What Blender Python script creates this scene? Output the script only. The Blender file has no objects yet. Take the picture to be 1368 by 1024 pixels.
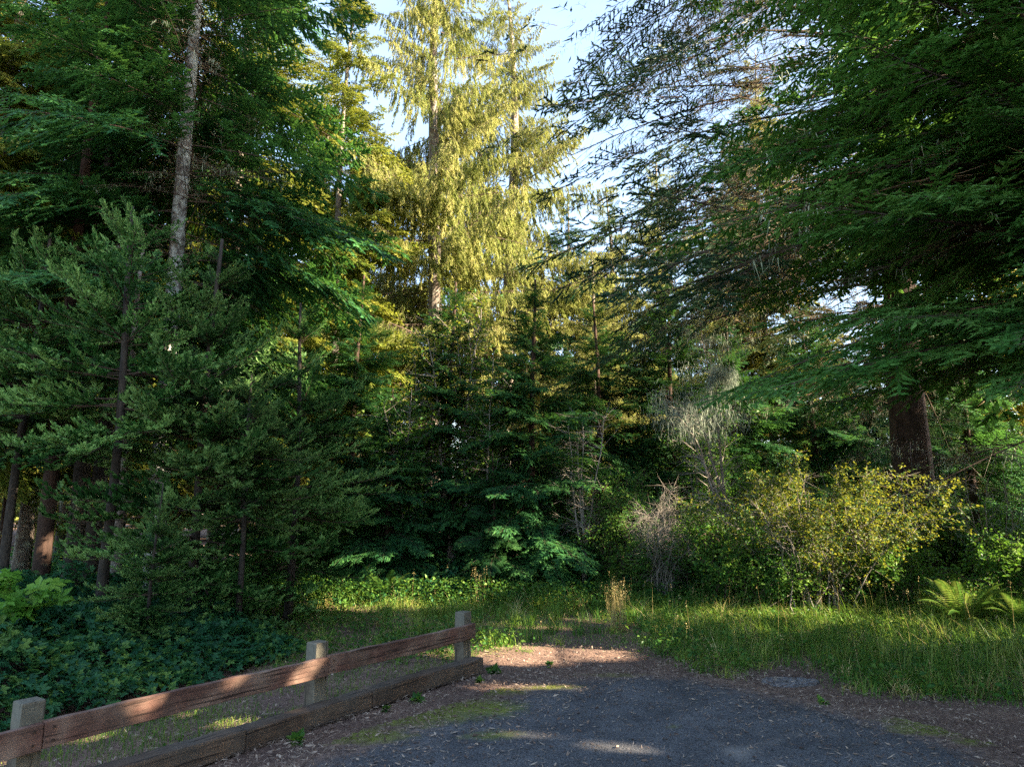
import bpy, math
import numpy as np
from mathutils import Vector

# ------------------------------------------------------------------ camera, sky, sun, exposure
scene = bpy.context.scene
COL = scene.collection
PITCH = math.radians(10.0)
CAM_Z = 1.7
cam_data = bpy.data.cameras.new("camera")
cam_data.lens = 24.0
cam_data.sensor_width = 36.0
cam_data.clip_end = 3000
cam = bpy.data.objects.new("camera", cam_data)
cam.location = (0, 0, CAM_Z)
cam.rotation_euler = (math.radians(90) + PITCH, 0, 0)
COL.objects.link(cam)
scene.camera = cam

SUN_EL = math.radians(25)
SXY = np.array([0.97, -0.245]); SXY /= np.linalg.norm(SXY)
SUN = np.array([SXY[0]*math.cos(SUN_EL), SXY[1]*math.cos(SUN_EL), math.sin(SUN_EL)])   # towards the sun
world = bpy.data.worlds.new("World")
scene.world = world
world.use_nodes = True
wn = world.node_tree.nodes; wl = world.node_tree.links
bg = wn["Background"]
sky = wn.new("ShaderNodeTexSky")
sky.sky_type = 'NISHITA'
sky.sun_disc = False
sky.sun_elevation = SUN_EL
sky.sun_rotation = math.atan2(SUN[0], SUN[1])
sky.air_density = 1.0; sky.dust_density = 1.5; sky.ozone_density = 1.0
# thin high cloud
tc = wn.new("ShaderNodeTexCoord"); mp = wn.new("ShaderNodeMapping"); mp.inputs['Scale'].default_value = (1.5, 1.5, 5)
nz = wn.new("ShaderNodeTexNoise"); nz.inputs['Scale'].default_value = 2.2; nz.inputs['Detail'].default_value = 7
cr = wn.new("ShaderNodeValToRGB"); cr.color_ramp.elements[0].position = .2; cr.color_ramp.elements[1].position = .8
mul = wn.new("ShaderNodeMath"); mul.operation = 'MULTIPLY'; mul.inputs[1].default_value = .25
mx = wn.new("ShaderNodeMix"); mx.data_type = 'RGBA'; mx.inputs[7].default_value = (2.6, 3.1, 4.0, 1)
wl.new(tc.outputs['Generated'], mp.inputs[0]); wl.new(mp.outputs[0], nz.inputs['Vector']); wl.new(nz.outputs[0], cr.inputs[0])
wl.new(cr.outputs[0], mul.inputs[0]); wl.new(mul.outputs[0], mx.inputs[0]); wl.new(sky.outputs[0], mx.inputs[6])
wl.new(mx.outputs[2], bg.inputs[0])
bg.inputs[1].default_value = 0.082

sd = bpy.data.lights.new("sun", 'SUN'); sd.energy = 5.0; sd.angle = math.radians(.53); sd.color = (1.0, .82, .60)
so = bpy.data.objects.new("sun", sd); COL.objects.link(so)
so.rotation_euler = Vector(SUN.tolist()).to_track_quat('Z', 'Y').to_euler()
so.location = (30, -10, 20)

vs = scene.view_settings
vs.view_transform = 'Standard'; vs.look = 'None'; vs.gamma = 1; vs.exposure = 3.1
scene.cycles.max_bounces = 8; scene.cycles.diffuse_bounces = 4; scene.cycles.transmission_bounces = 4
scene.cycles.use_denoising = False; scene.cycles.use_adaptive_sampling = False; scene.cycles.glossy_bounces = 2; scene.cycles.sample_clamp_indirect = 6

# ------------------------------------------------------------------ pixels of the photograph to places
F = 912.0
CT, ST = math.cos(PITCH), math.sin(PITCH)
def ray(px, py):
    u, v = (px-684)/F, (512-py)/F
    return np.array([u, CT - v*ST, ST + v*CT])
def gnd(px, py, z=0.0):
    d = ray(px, py); return np.array([0, 0, CAM_Z]) + d*((z-CAM_Z)/d[2])
def at(px, py, D):
    d = ray(px, py); return np.array([0, 0, CAM_Z]) + d*(D/d[1])
def gx(px, D, z=2.0):
    return (px-684)/F*(D*CT + (z-CAM_Z)*ST)

# ------------------------------------------------------------------ materials
def nodes(name):
    m = bpy.data.materials.new(name); m.use_nodes = True
    n = m.node_tree.nodes; return m, n, m.node_tree.links, n['Principled BSDF']
def leafmat(name, dark, mid, light, transl=.3, rough=.45, tcol=None):
    m, n, l, p = nodes(name)
    at_ = n.new('ShaderNodeAttribute'); at_.attribute_name = 'rnd'
    oi = n.new('ShaderNodeObjectInfo')
    nz = n.new('ShaderNodeTexNoise'); nz.inputs['Scale'].default_value = 1.3; nz.inputs['Detail'].default_value = 2
    geo = n.new('ShaderNodeNewGeometry'); l.new(geo.outputs['Position'], nz.inputs['Vector'])
    a = n.new('ShaderNodeMath'); a.operation = 'MULTIPLY_ADD'; a.inputs[1].default_value = .9; a.inputs[2].default_value = -.45
    l.new(nz.outputs[0], a.inputs[0])
    b = n.new('ShaderNodeMath'); b.operation = 'ADD'; l.new(at_.outputs['Fac'], b.inputs[0]); l.new(a.outputs[0], b.inputs[1])
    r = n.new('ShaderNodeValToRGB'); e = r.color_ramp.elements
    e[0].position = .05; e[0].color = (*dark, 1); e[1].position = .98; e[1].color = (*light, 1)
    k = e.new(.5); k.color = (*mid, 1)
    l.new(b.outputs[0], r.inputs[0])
    h = n.new('ShaderNodeHueSaturation')
    q = n.new('ShaderNodeMath'); q.operation = 'MULTIPLY_ADD'; q.inputs[1].default_value = .5; q.inputs[2].default_value = .75
    l.new(oi.outputs['Random'], q.inputs[0]); l.new(q.outputs[0], h.inputs['Value'])
    l.new(r.outputs[0], h.inputs['Color'])
    l.new(h.outputs[0], p.inputs['Base Color'])
    p.inputs['Roughness'].default_value = rough
    p.inputs['Specular IOR Level'].default_value = .15
    t = n.new('ShaderNodeBsdfTranslucent'); ms = n.new('ShaderNodeMixShader'); ms.inputs[0].default_value = transl
    if tcol:
        mxx = n.new('ShaderNodeMix'); mxx.data_type = 'RGBA'; mxx.blend_type = 'MIX'; mxx.inputs[0].default_value = .6
        mxx.inputs[7].default_value = (*tcol, 1); l.new(h.outputs[0], mxx.inputs[6]); l.new(mxx.outputs[2], t.inputs[0])
    else:
        l.new(h.outputs[0], t.inputs[0])
    l.new(p.outputs[0], ms.inputs[1]); l.new(t.outputs[0], ms.inputs[2])
    l.new(ms.outputs[0], n['Material Output'].inputs[0])
    return m
def barkmat(name, c1, c2, lichen=None, amount=.5, scale=9, stretch=.35):
    m, n, l, p = nodes(name)
    tcn = n.new('ShaderNodeTexCoord'); mp = n.new('ShaderNodeMapping'); mp.inputs['Scale'].default_value = (1, 1, stretch)
    l.new(tcn.outputs['Object'], mp.inputs[0])
    nz = n.new('ShaderNodeTexNoise'); nz.inputs['Scale'].default_value = scale; nz.inputs['Detail'].default_value = 8; nz.inputs['Roughness'].default_value = .7
    l.new(mp.outputs[0], nz.inputs['Vector'])
    r = n.new('ShaderNodeValToRGB'); r.color_ramp.elements[0].position = .35; r.color_ramp.elements[1].position = .68
    r.color_ramp.elements[0].color = (*c1, 1); r.color_ramp.elements[1].color = (*c2, 1)
    l.new(nz.outputs[0], r.inputs[0]); out = r.outputs[0]
    if lichen:
        n2 = n.new('ShaderNodeTexNoise'); n2.inputs['Scale'].default_value = 7; n2.inputs['Detail'].default_value = 6; n2.inputs['Roughness'].default_value = .75
        l.new(tcn.outputs['Object'], n2.inputs['Vector'])
        r2 = n.new('ShaderNodeValToRGB'); r2.color_ramp.elements[0].position = 1-amount-.06; r2.color_ramp.elements[1].position = 1-amount+.06
        l.new(n2.outputs[0], r2.inputs[0])
        mm = n.new('ShaderNodeMix'); mm.data_type = 'RGBA'; mm.inputs[7].default_value = (*lichen, 1)
        l.new(r2.outputs[0], mm.inputs[0]); l.new(out, mm.inputs[6]); out = mm.outputs[2]
    l.new(out, p.inputs['Base Color']); p.inputs['Roughness'].default_value = .9; p.inputs['Specular IOR Level'].default_value = .2
    b = n.new('ShaderNodeBump'); b.inputs['Strength'].default_value = .8; b.inputs['Distance'].default_value = .03
    l.new(nz.outputs[0], b.inputs['Height']); l.new(b.outputs[0], p.inputs['Normal'])
    return m

M = {}
M['spruce'] = leafmat('young_spruce_needles', (.010, .042, .010), (.045, .140, .030), (.22, .38, .11), .3)
M['fir'] = leafmat('fir_needles', (.03, .10, .025), (.09, .25, .05), (.20, .40, .10), .4, .4, (.12, .25, .02))
M['hemlock'] = leafmat('hemlock_needles', (.012, .050, .020), (.028, .115, .040), (.075, .20, .055), .35, .45, (.10, .22, .02))
M['tallspruce'] = leafmat('tall_spruce_needles', (.09, .13, .030), (.24, .26, .075), (.46, .43, .17), .38, .6, (.32, .38, .08))
M['hemlock_sunlit_tint'] = leafmat('hemlock_needles_painted_sunlit', (.05, .10, .015), (.13, .20, .030), (.34, .34, .07), .4, .5, (.30, .32, .04))  # hemlock needles with the yellow of sunlight painted into their colour
M['darkspruce'] = leafmat('dark_spruce_needles', (.012, .045, .026), (.030, .095, .042), (.09, .16, .05), .3)
M['farconifer'] = leafmat('far_conifer_needles', (.05, .09, .018), (.13, .17, .035), (.32, .30, .07), .4, .6, (.34, .30, .04))
M['shrub'] = leafmat('shrub_leaves', (.025, .085, .020), (.05, .15, .028), (.15, .24, .04), .4, .45, (.14, .28, .02))
M['yellowleaf'] = leafmat('yellowing_leaves', (.016, .065, .012), (.045, .13, .018), (.17, .24, .035), .4, .5, (.36, .34, .03))
M['bramble'] = leafmat('bramble_leaves', (.015, .075, .035), (.035, .145, .060), (.18, .32, .06), .3, .4, (.09, .24, .04))
M['fern'] = leafmat('fern_fronds', (.03, .10, .02), (.07, .17, .03), (.18, .25, .05), .4, .45)
M['bracken'] = leafmat('bracken_fronds', (.05, .14, .02), (.11, .21, .03), (.24, .26, .05), .4, .6)
M['grass'] = leafmat('grass_blades', (.035, .11, .018), (.09, .21, .032), (.34, .38, .08), .4, .45, (.20, .30, .03))
M['drygrass'] = leafmat('dry_grass', (.28, .22, .08), (.42, .34, .14), (.60, .50, .25), .3, .7)
M['litter'] = leafmat('fallen_needles', (.08, .05, .04), (.22, .15, .11), (.55, .44, .34), .1, .8)
M['lichen'] = leafmat('hanging_lichen', (.16, .20, .13), (.28, .33, .22), (.44, .48, .34), .3, .8)
M['palelichen'] = leafmat('pale_lichen', (.13, .17, .12), (.21, .26, .20), (.34, .38, .30), .3, .8)
M['tanlichen'] = leafmat('tan_dead_twigs', (.18, .12, .07), (.30, .20, .12), (.45, .32, .20), .2, .8)
M['maple'] = leafmat('maple_leaves', (.08, .22, .03), (.13, .32, .04), (.24, .42, .06), .45, .4)
M['wood'] = barkmat('twig_bark', (.045, .030, .022), (.13, .095, .07))
M['greywood'] = barkmat('grey_twig_bark', (.12, .105, .09), (.30, .27, .23))
M['bark_pale'] = barkmat('pale_lichened_bark', (.06, .05, .042), (.18, .16, .14), (.36, .38, .34), .50, 9, .5)
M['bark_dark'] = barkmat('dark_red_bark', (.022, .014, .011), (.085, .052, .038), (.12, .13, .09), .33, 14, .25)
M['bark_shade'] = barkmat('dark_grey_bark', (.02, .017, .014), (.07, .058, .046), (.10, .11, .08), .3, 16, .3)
M['bark_grey'] = barkmat('grey_bark', (.07, .055, .045), (.22, .18, .15), (.32, .34, .27), .42)
MATS_CROWN = lambda k: [M[k], M['wood'], M['lichen'], M['tanlichen']]

# ------------------------------------------------------------------ triangle soups
def rngs(seed): return np.random.default_rng(seed)
def norm(v): return v/np.maximum(np.linalg.norm(v, axis=-1, keepdims=True), 1e-9)
class Soup:
    def __init__(s, T=None, R=None, Mi=None):
        s.T = np.zeros((0, 3, 3), np.float32) if T is None else T.astype(np.float32)
        s.R = np.zeros(0, np.float32) if R is None else R.astype(np.float32)
        s.M = np.zeros(len(s.T), np.int32) if Mi is None else Mi
def soup(T, R, mi=0):
    T = T.reshape(-1, 3, 3); return Soup(T, np.broadcast_to(R, (len(T),)).copy(), np.full(len(T), mi, np.int32))
def join(*ss):
    ss = [s for s in ss if len(s.T)]
    return Soup(np.concatenate([s.T for s in ss]), np.concatenate([s.R for s in ss]), np.concatenate([s.M for s in ss]))

TOTAL = [0]
def build_soup(name, s, mats, parent=None, smooth=False):
    TOTAL[0] += len(s.T)
    if len(s.T) > 200000: print(name, len(s.T), 'total', TOTAL[0], flush=True)
    me = bpy.data.meshes.new(name); n = len(s.T)
    me.vertices.add(n*3); me.vertices.foreach_set('co', s.T.ravel())
    me.loops.add(n*3); me.loops.foreach_set('vertex_index', np.arange(n*3, dtype=np.int32))
    me.polygons.add(n); me.polygons.foreach_set('loop_start', np.arange(0, n*3, 3, dtype=np.int32))
    me.polygons.foreach_set('material_index', s.M)
    a = me.attributes.new('rnd', 'FLOAT', 'FACE'); a.data.foreach_set('value', s.R)
    for m in mats: me.materials.append(m)
    me.update(calc_edges=True)
    o = bpy.data.objects.new(name, me); COL.objects.link(o)
    if parent: o.parent = parent
    return o
def build_mesh(name, V, Fq, mat, parent=None, smooth=True, attrs=None):
    me = bpy.data.meshes.new(name); me.from_pydata(np.asarray(V).tolist(), [], [list(map(int, f)) for f in Fq])
    for m in (mat if isinstance(mat, list) else [mat]): me.materials.append(m)
    if smooth: me.polygons.foreach_set('use_smooth', np.ones(len(Fq), bool))
    if attrs:
        for k, v in attrs.items():
            a = me.attributes.new(k, 'FLOAT', 'POINT'); a.data.foreach_set('value', np.asarray(v, np.float32))
    me.update(); o = bpy.data.objects.new(name, me); COL.objects.link(o)
    if parent: o.parent = parent
    return o
def tag(o, label=None, cat=None, group=None, kind=None):
    if label: o['label'] = label
    if cat: o['category'] = cat
    if group: o['group'] = group
    if kind: o['kind'] = kind
    return o
def empty(name, loc, label, cat, group=None, rz=0, sc=1):
    o = bpy.data.objects.new(name, None); COL.objects.link(o); o.empty_display_size = .2
    o.location = tuple(float(v) for v in loc); o.rotation_euler = (0, 0, rz); o.scale = (sc, sc, sc)
    return tag(o, label, cat, group)
def dup(root, loc, label, rz=0, sc=1, group=None, cat=None):
    r = root.copy(); COL.objects.link(r); r.location = tuple(float(v) for v in loc); r.rotation_euler = (0, 0, rz); r.scale = sc if isinstance(sc, tuple) else (sc, sc, sc)
    tag(r, label, cat, group)
    for ch in list(root.children):
        c = ch.copy(); COL.objects.link(c); c.parent = r
    return r

def spikes(S, E, w, rnd, mi=1):
    """thin tapering twig: three long faces from base to tip"""
    a = norm(E-S); k = norm(np.cross(a, np.array([.3, .2, 1.0]))); u = np.cross(k, a)
    w = np.broadcast_to(np.asarray(w, float), (len(S),))[:, None]
    P = [S + w*(math.cos(t)*k + math.sin(t)*u) for t in (0, 2.094, 4.189)]
    T = np.stack([np.stack([P[i], P[(i+1) % 3], E], 1) for i in range(3)], 1)
    return soup(T, np.repeat(np.broadcast_to(rnd, (len(S),)), 3), mi)
def tubes(S, E, w0, w1, rnd, mi=1):
    a = norm(E-S); k = norm(np.cross(a, np.array([.3, .2, 1.0]))); u = np.cross(k, a)
    w0 = np.broadcast_to(np.asarray(w0, float), (len(S),))[:, None]; w1 = np.broadcast_to(np.asarray(w1, float), (len(S),))[:, None]
    an = [2*math.pi*i/5 for i in range(5)]
    A = [S + w0*(math.cos(t)*k + math.sin(t)*u) for t in an]; B = [E + w1*(math.cos(t)*k + math.sin(t)*u) for t in an]
    T = []
    for i in range(5):
        j = (i+1) % 5; T += [np.stack([A[i], A[j], B[j]], 1), np.stack([A[i], B[j], B[i]], 1)]
    T = np.stack(T, 1); return soup(T, np.repeat(np.broadcast_to(rnd, (len(S),)), 10), mi)
def needles(S, E, n, ln, w, rg, flat=0.0, rnd=None, mi=0, ang=52, t0=0.0):
    m = len(S); A = E-S; a = norm(A)
    side = norm(np.cross(a, np.array([.01, .02, 1.0]))); up = np.cross(side, a)
    t = t0 + (1-t0)*(np.arange(n)[None] + rg.random((m, n)))/n
    if flat > 0:
        ph = np.where(rg.random((m, n)) < .5, 0, math.pi) + rg.normal(0, flat, (m, n))
    else:
        ph = rg.uniform(-.6, math.pi+.6, (m, n))
    al = np.radians(ang - 22*t) + rg.normal(0, .12, (m, n))
    rad = np.cos(ph)[..., None]*side[:, None] + np.sin(ph)[..., None]*up[:, None]
    d = np.cos(al)[..., None]*a[:, None] + np.sin(al)[..., None]*rad
    P = S[:, None] + A[:, None]*t[..., None]
    wd = norm(a[:, None]*.7 + np.cross(d, rad)*rg.uniform(-1, 1, (m, n))[..., None] + rg.normal(0, .2, (m, n, 3)))
    lnv = ln*(.75+.5*rg.random((m, n)))*(1-.25*t)
    T = np.stack([P - wd*w/2, P + wd*w/2, P + d*lnv[..., None]], 2)
    if rnd is None: rnd = rg.random(m)
    R = np.clip(np.repeat(rnd, n) + rg.normal(0, .06, m*n), 0, 1)
    return soup(T, R, mi)

def cores(S, E, cw, rg, rnd, flat, mi=0):
    """the close-packed body of needles round a shoot: folded blades from base to tip"""
    A = E-S; a = norm(A); side = norm(np.cross(a, np.array([.01, .02, 1.0]))); up = np.cross(side, a)
    w = (cw*rg.uniform(.75, 1.25, len(S)))[:, None]; mid = S+A*rg.uniform(.35, .6, (len(S), 1)); T = []
    dip = -.35*w*up if flat else 0
    for k in ([side] if flat else [side, up]):
        for sg in (1, -1): T.append(np.stack([S, mid+sg*k*w+dip, E] if sg > 0 else [S, E, mid+sg*k*w+dip], 1))
    return soup(np.stack(T, 1), np.repeat(rnd, len(T)), mi)
# ------------------------------------------------------------------ bough templates (base at origin, along +X, z up)
def bough(seed, L=2.5, sp2=.12, sp3=.07, wid=.42, shoot=.10, nn=12, ln=.026, w=.005, flat=0., hang=0., ang2=55, start=.12, needle_from=0.0,
          lift=.0, hang_all=False, wood_w=.013, nn2=2.2, lichen=0, tan=0, keep=1.0, thick=.09, core=0):
    rg = rngs(seed); parts = []
    x = np.arange(start*L, L*.98, sp2); n = len(x)
    x = np.concatenate([x, x + sp2*.4]); sgn = np.concatenate([np.ones(n), -np.ones(n)])
    x = x + rg.normal(0, sp2*.2, len(x)); k = rg.random(len(x)) < keep; x, sgn = np.clip(x[k], .02, L*.99), sgn[k]
    t = x/L
    l2 = wid*L*np.power(np.clip(1-t, 0, 1), .75)*np.minimum(1, .35+t/.28)*(.7+.5*rg.random(len(x))) + shoot*.8
    a2 = np.radians(ang2 - 12*t + rg.normal(0, 7, len(x)))
    if hang_all:
        d2 = np.stack([.25*np.cos(a2), sgn*.18 + rg.normal(0, .10, len(x)), -np.ones(len(x))], 1)
    else:
        d2 = np.stack([np.cos(a2), sgn*np.sin(a2), lift + rg.normal(0, thick, len(x))], 1)
    d2 = norm(d2)
    S2 = np.stack([x, np.zeros(len(x)), np.zeros(len(x))], 1)
    if hang_all:
        off = np.abs(rg.normal(0, .30, len(x)))*np.minimum(1, 2.2*(1-t)+.1); S2[:, 1] = sgn*off; S2[:, 0] += off*.5; S2[:, 2] -= off*.15
        l2 = l2*rg.uniform(.4, 1.5, len(x))
    def pt2(i, s):   # position along a side branch, sagging under its weight
        p = S2[i] + d2[i]*(l2[i]*s)[:, None]
        p[:, 2] -= hang*(l2[i]*s)**2
        return p
    ii = np.arange(len(x)); br = rg.random(len(x))
    # wood
    segs = 4
    X = np.linspace(0, L, 9); P = np.stack([X, X*0, X*0], 1)
    parts.append(tubes(P[:-1], P[1:], wood_w*(1-X[:-1]/L*.85), wood_w*(1-X[1:]/L*.85), .5, 1))
    for q in range(segs-1):
        parts.append(spikes(pt2(ii, np.full(len(ii), q/(segs-1))), pt2(ii, np.full(len(ii), min(1, (q+1.35)/(segs-1)))), wood_w*.33*(1-q*.25), br, 1))
    # shoots of the third order
    cnt = np.maximum(2, (l2/sp3).astype(int)); idx = np.repeat(ii, cnt)
    loc = np.concatenate([(np.arange(c)+.5)/c for c in cnt]) + rg.normal(0, .02, len(idx)); loc = np.clip(loc, .06, .97)
    idx = np.concatenate([idx, idx]); s3 = np.concatenate([np.ones(len(loc)), -np.ones(len(loc))]); loc = np.concatenate([loc, np.clip(loc+.3*sp3/np.maximum(l2[idx[:len(loc)]], .1), 0, .98)])
    l3 = shoot*(.65+.6*rg.random(len(idx)))*(1.15-.45*loc) + .22*l2[idx]*(1-loc)*(rg.random(len(idx)) < .6)
    if hang_all:
        side = norm(np.cross(d2[idx], rg.normal(0, 1, (len(idx), 3)))); d3 = norm(d2[idx]*.9 + side*.55 + np.array([0, 0, -.5]))
    else:
        side = np.stack([-d2[idx, 1], d2[idx, 0], np.zeros(len(idx))], 1)*s3[:, None]
        d3 = norm(d2[idx]*.75 + side*.75 + rg.normal(0, .13, (len(idx), 3))*np.array([1, 1, 1+thick*3]) + np.array([0, 0, lift*.7]))
    S3 = pt2(idx, loc); E3 = S3 + d3*l3[:, None]; E3[:, 2] -= hang*.5*l3**2 + (.2*l3 if hang > 0 else 0)
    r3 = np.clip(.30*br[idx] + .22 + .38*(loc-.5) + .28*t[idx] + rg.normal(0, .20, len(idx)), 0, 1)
    if needle_from > 0:
        green = (t[idx]*.8 + loc*.35 + rg.normal(0, .10, len(idx))) > needle_from
    else: green = np.ones(len(idx), bool)
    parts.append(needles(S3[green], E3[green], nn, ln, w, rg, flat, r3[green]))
    if core: parts.append(cores(S3[green], E3[green], core, rg, r3[green], flat > 0))
    if (~green).any():
        parts.append(spikes(S3[~green], E3[~green], max(.0022, wood_w*.12), rg.random((~green).sum()), 3 if tan else 1))
    # needles along the outer half of the side branches
    g2 = (t*.8+.2) > needle_from
    i2 = ii[g2]
    if len(i2):
        for q in range(3):
            A = pt2(i2, np.full(len(i2), .3+q*.233)); B = pt2(i2, np.full(len(i2), .3+(q+1)*.233))
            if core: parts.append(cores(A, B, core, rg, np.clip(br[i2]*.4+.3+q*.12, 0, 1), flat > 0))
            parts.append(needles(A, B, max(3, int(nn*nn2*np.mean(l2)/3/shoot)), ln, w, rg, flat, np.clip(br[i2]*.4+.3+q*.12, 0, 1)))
    parts.append(needles(P[-3:-1], P[-2:], int(nn*nn2*L*.125/shoot), ln, w, rg, flat, np.array([.7, .9])))
    if lichen:
        m = int(lichen*len(idx)); j = rg.integers(0, len(idx), m); c = S3[j]
        Ls = rg.uniform(.04, .16, m)[:, None]
        for q in range(6):
            o = rg.normal(0, .03, (m, 3)); e = c + o + np.array([0, 0, -1])*Ls*rg.uniform(.5, 1, (m, 1)) + rg.normal(0, .02, (m, 3))
            wv = rg.normal(0, 1, (m, 3))*np.array([1, 1, 0]); wv = norm(wv)*.0035
            parts.append(soup(np.stack([c+o-wv, c+o+wv, e], 1), rg.random(m), 2))
    return join(*parts)

def place(temps, Lt, bases, az, el, L, curv, rg, tip=0.0, roll=.28, bounds=None):
    """boughs set on a trunk; temps: list of soups of length Lt"""
    out = []
    which = rg.integers(0, len(temps), len(az))
    for i in range(len(az)):
        s = temps[which[i]]; k = L[i]/Lt
        T = s.T*k
        x, y, z = T[..., 0], T[..., 1], T[..., 2]
        rr = rg.normal(0, roll); y2 = y*math.cos(rr)-z*math.sin(rr); z2 = y*math.sin(rr)+z*math.cos(rr)
        fl = 1 if rg.random() < .5 else -1
        y2 = y2*fl
        xn = x/L[i]
        bend = L[i]*(math.tan(el[i])*xn - curv[i]*xn**2 + tip*xn**4)
        yb = y2 + L[i]*rg.normal(0, .06)*xn**2
        shrink = 1/math.sqrt(1+math.tan(el[i])**2*.6)
        xs = x*shrink
        ca, sa = math.cos(az[i]), math.sin(az[i])
        P = np.stack([bases[i, 0]+xs*ca-yb*sa, bases[i, 1]+xs*sa+yb*ca, bases[i, 2]+z2+bend], -1)
        R = np.clip(s.R + rg.normal(0, .15), 0, 1)
        out.append(Soup(P.astype(np.float32), R, s.M))
    return join(*out)

def trunk_mesh(name, H, r0, mat, parent, lean=(0, 0), seed=0, sides=14, rtop=.02, flare=1.25, z0=-.15, wig=.012):
    rg = rngs(seed+900); n = max(10, int(H*1.6)); V = []; Fc = []
    zz = np.linspace(z0, H, n)
    ph = rg.uniform(0, 6, 4)
    for i, z in enumerate(zz):
        t = max(0, z/H); r = r0*(1-t)**.8 + rtop
        if z < 1: r *= 1+(flare-1)*(1-max(z, 0))**2
        cx = lean[0]*t + wig*H*t*math.sin(ph[0]+t*5); cy = lean[1]*t + wig*H*t*math.sin(ph[1]+t*4)
        for k in range(sides):
            a = 2*math.pi*k/sides; rr = r*(1+.05*math.sin(3*a+ph[2]+z)+.03*rg.normal())
            V.append((cx+rr*math.cos(a), cy+rr*math.sin(a), z))
        if i:
            b = (i-1)*sides
            for k in range(sides): Fc.append((b+k, b+(k+1) % sides, b+sides+(k+1) % sides, b+sides+k))
    Fc.append(tuple(range((n-1)*sides, n*sides)))
    return build_mesh(name, V, Fc, mat, parent)

# ------------------------------------------------------------------ gaps cut into the crowns along sun lines to shape the light patches
GAPS = []
def gap(px, py, r, z=0.0): GAPS.append((gnd(px, py, z), r))
def gap3(p, r): GAPS.append((np.array(p, float), r))
for a in [(655, 866, .30), (700, 868, .36), (640, 874, .34), (690, 882, .3), (765, 874, .34), (752, 866, .30), (800, 866, .26), (658, 918, .15), (740, 921, .13), (823, 1003, .14), (700, 985, .10),
          (470, 812, .45), (420, 805, .35), (500, 800, .3), (590, 800, .42), (640, 795, .35), (715, 836, .3), (825, 828, .4), (880, 840, .3), (930, 832, .4), (980, 828, .42), (1020, 826, .35),
          (1300, 825, .5), (1355, 840, .5), (1245, 815, .4), (560, 812, .4), (390, 802, .4), (850, 818, .4), (905, 822, .4), (1060, 830, .35), (1000, 850, .25),
          (300, 968, .15), (255, 955, .12), (100, 985, .15)]: gap(*a)
gap3(gnd(165, 944, .42), .13); gap3(gnd(322, 908, .42), .14); gap3(gnd(345, 903, .42), .13)
for px, py, D, r in [(1140, 640, 11.2, .45), (1080, 690, 11.2, .4), (1180, 690, 11.2, .35), (1110, 620, 11.2, .4), (1040, 720, 11, .25), (1150, 720, 11, .3), (1270, 770, 9.6, .35), (1320, 820, 8.5, .4),
                     (1365, 690, 9.6, .45), (1340, 780, 9.0, .45), (1290, 790, 9.2, .4), (1110, 660, 10.6, .5), (1100, 740, 10.4, .4), (1180, 640, 10.8, .4), (1110, 475, 12, .5), (1010, 700, 11, .3), (1110, 70, 7, .3), (1285, 130, 7, .25), (1250, 800, 9.0, .25), (1360, 810, 8.3, .4), (1060, 640, 11.5, .3), (1205, 720, 11, .3), (1045, 540, 10.5, .25), (1180, 600, 11.5, .3),
                     (400, 430, 11, .35), (430, 500, 10, .3), (380, 560, 9.5, .2)]:
    gap3(at(px, py, D), r)
for px, py, D, r in [(420, 200, 15.5, .8), (400, 90, 15.5, .8), (450, 300, 16, .7), (350, 180, 15.5, .6), (400, 400, 16, .6), (480, 110, 17, .8), (380, 20, 16, .8), (20, 160, 14, .8), (60, 250, 14, .6), (30, 480, 16, .8), (300, 60, 15.5, .7), (240, 60, 17, .7), (150, 60, 14, .7), (330, 320, 16, .7), (260, 420, 17, .6), (80, 60, 14, .8), (500, 430, 17, .7), (550, 450, 15, .4), (620, 380, 15, .5), (760, 480, 17, .5), (25, 650, 20, .8), (100, 640, 22, .5), (150, 560, 20, .5), (210, 240, 15, .5), (170, 130, 13.5, .5),
                     (480, 560, 18, .5), (500, 640, 18, .4), (440, 470, 15, .5), (800, 540, 20, .4), (700, 280, 19, .6)]:
    gap3(at(px, py, D), r)
rgg = rngs(77)
for k in range(26):
    gap3(at(rgg.uniform(-20, 230), rgg.uniform(520, 730), rgg.uniform(11, 20)), rgg.uniform(.25, .5))
def carve(s, origin=(0, 0, 0)):
    C = s.T.mean(1) + np.array(origin)
    keep = np.ones(len(C), bool)
    for p, r in GAPS:
        d = C - p; t = d@SUN; q = d - t[:, None]*SUN
        keep &= ~((t > 1.2) & ((q**2).sum(1) < r*r))
    return Soup(s.T[keep], s.R[keep], s.M[keep])

# ------------------------------------------------------------------ ground
def snoise(x, y, s=1.0, seed=0):
    rg = rngs(seed+77); v = 0
    for k in range(7):
        a = rg.uniform(0, 6.28); f = s*(.6+.35*k); v = v + np.sin((x*math.cos(a)+y*math.sin(a))*f + rg.uniform(0, 6.28)+1.3*np.sin(y*f*.6+k))/(1+.35*k)
    return v/3.2
def terrain(x, y):
    x = np.asarray(x, float); y = np.asarray(y, float)
    b = np.clip((y-10.5)/6, 0, 1)
    r = np.clip((x-4.2-(y-6)*.2)/4, 0, 1)*np.clip((y-3)/3, 0, 1)
    return .18*b*b*(3-2*b) + .12*b*snoise(x, y, .5, 3) + .18*r

def grid(xs, ys):
    X, Y = np.meshgrid(xs, ys); nx, ny = len(xs), len(ys)
    i = np.arange(nx*ny).reshape(ny, nx)
    Q = np.stack([i[:-1, :-1], i[:-1, 1:], i[1:, 1:], i[1:, :-1]], -1).reshape(-1, 4)
    return X.ravel(), Y.ravel(), Q

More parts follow.
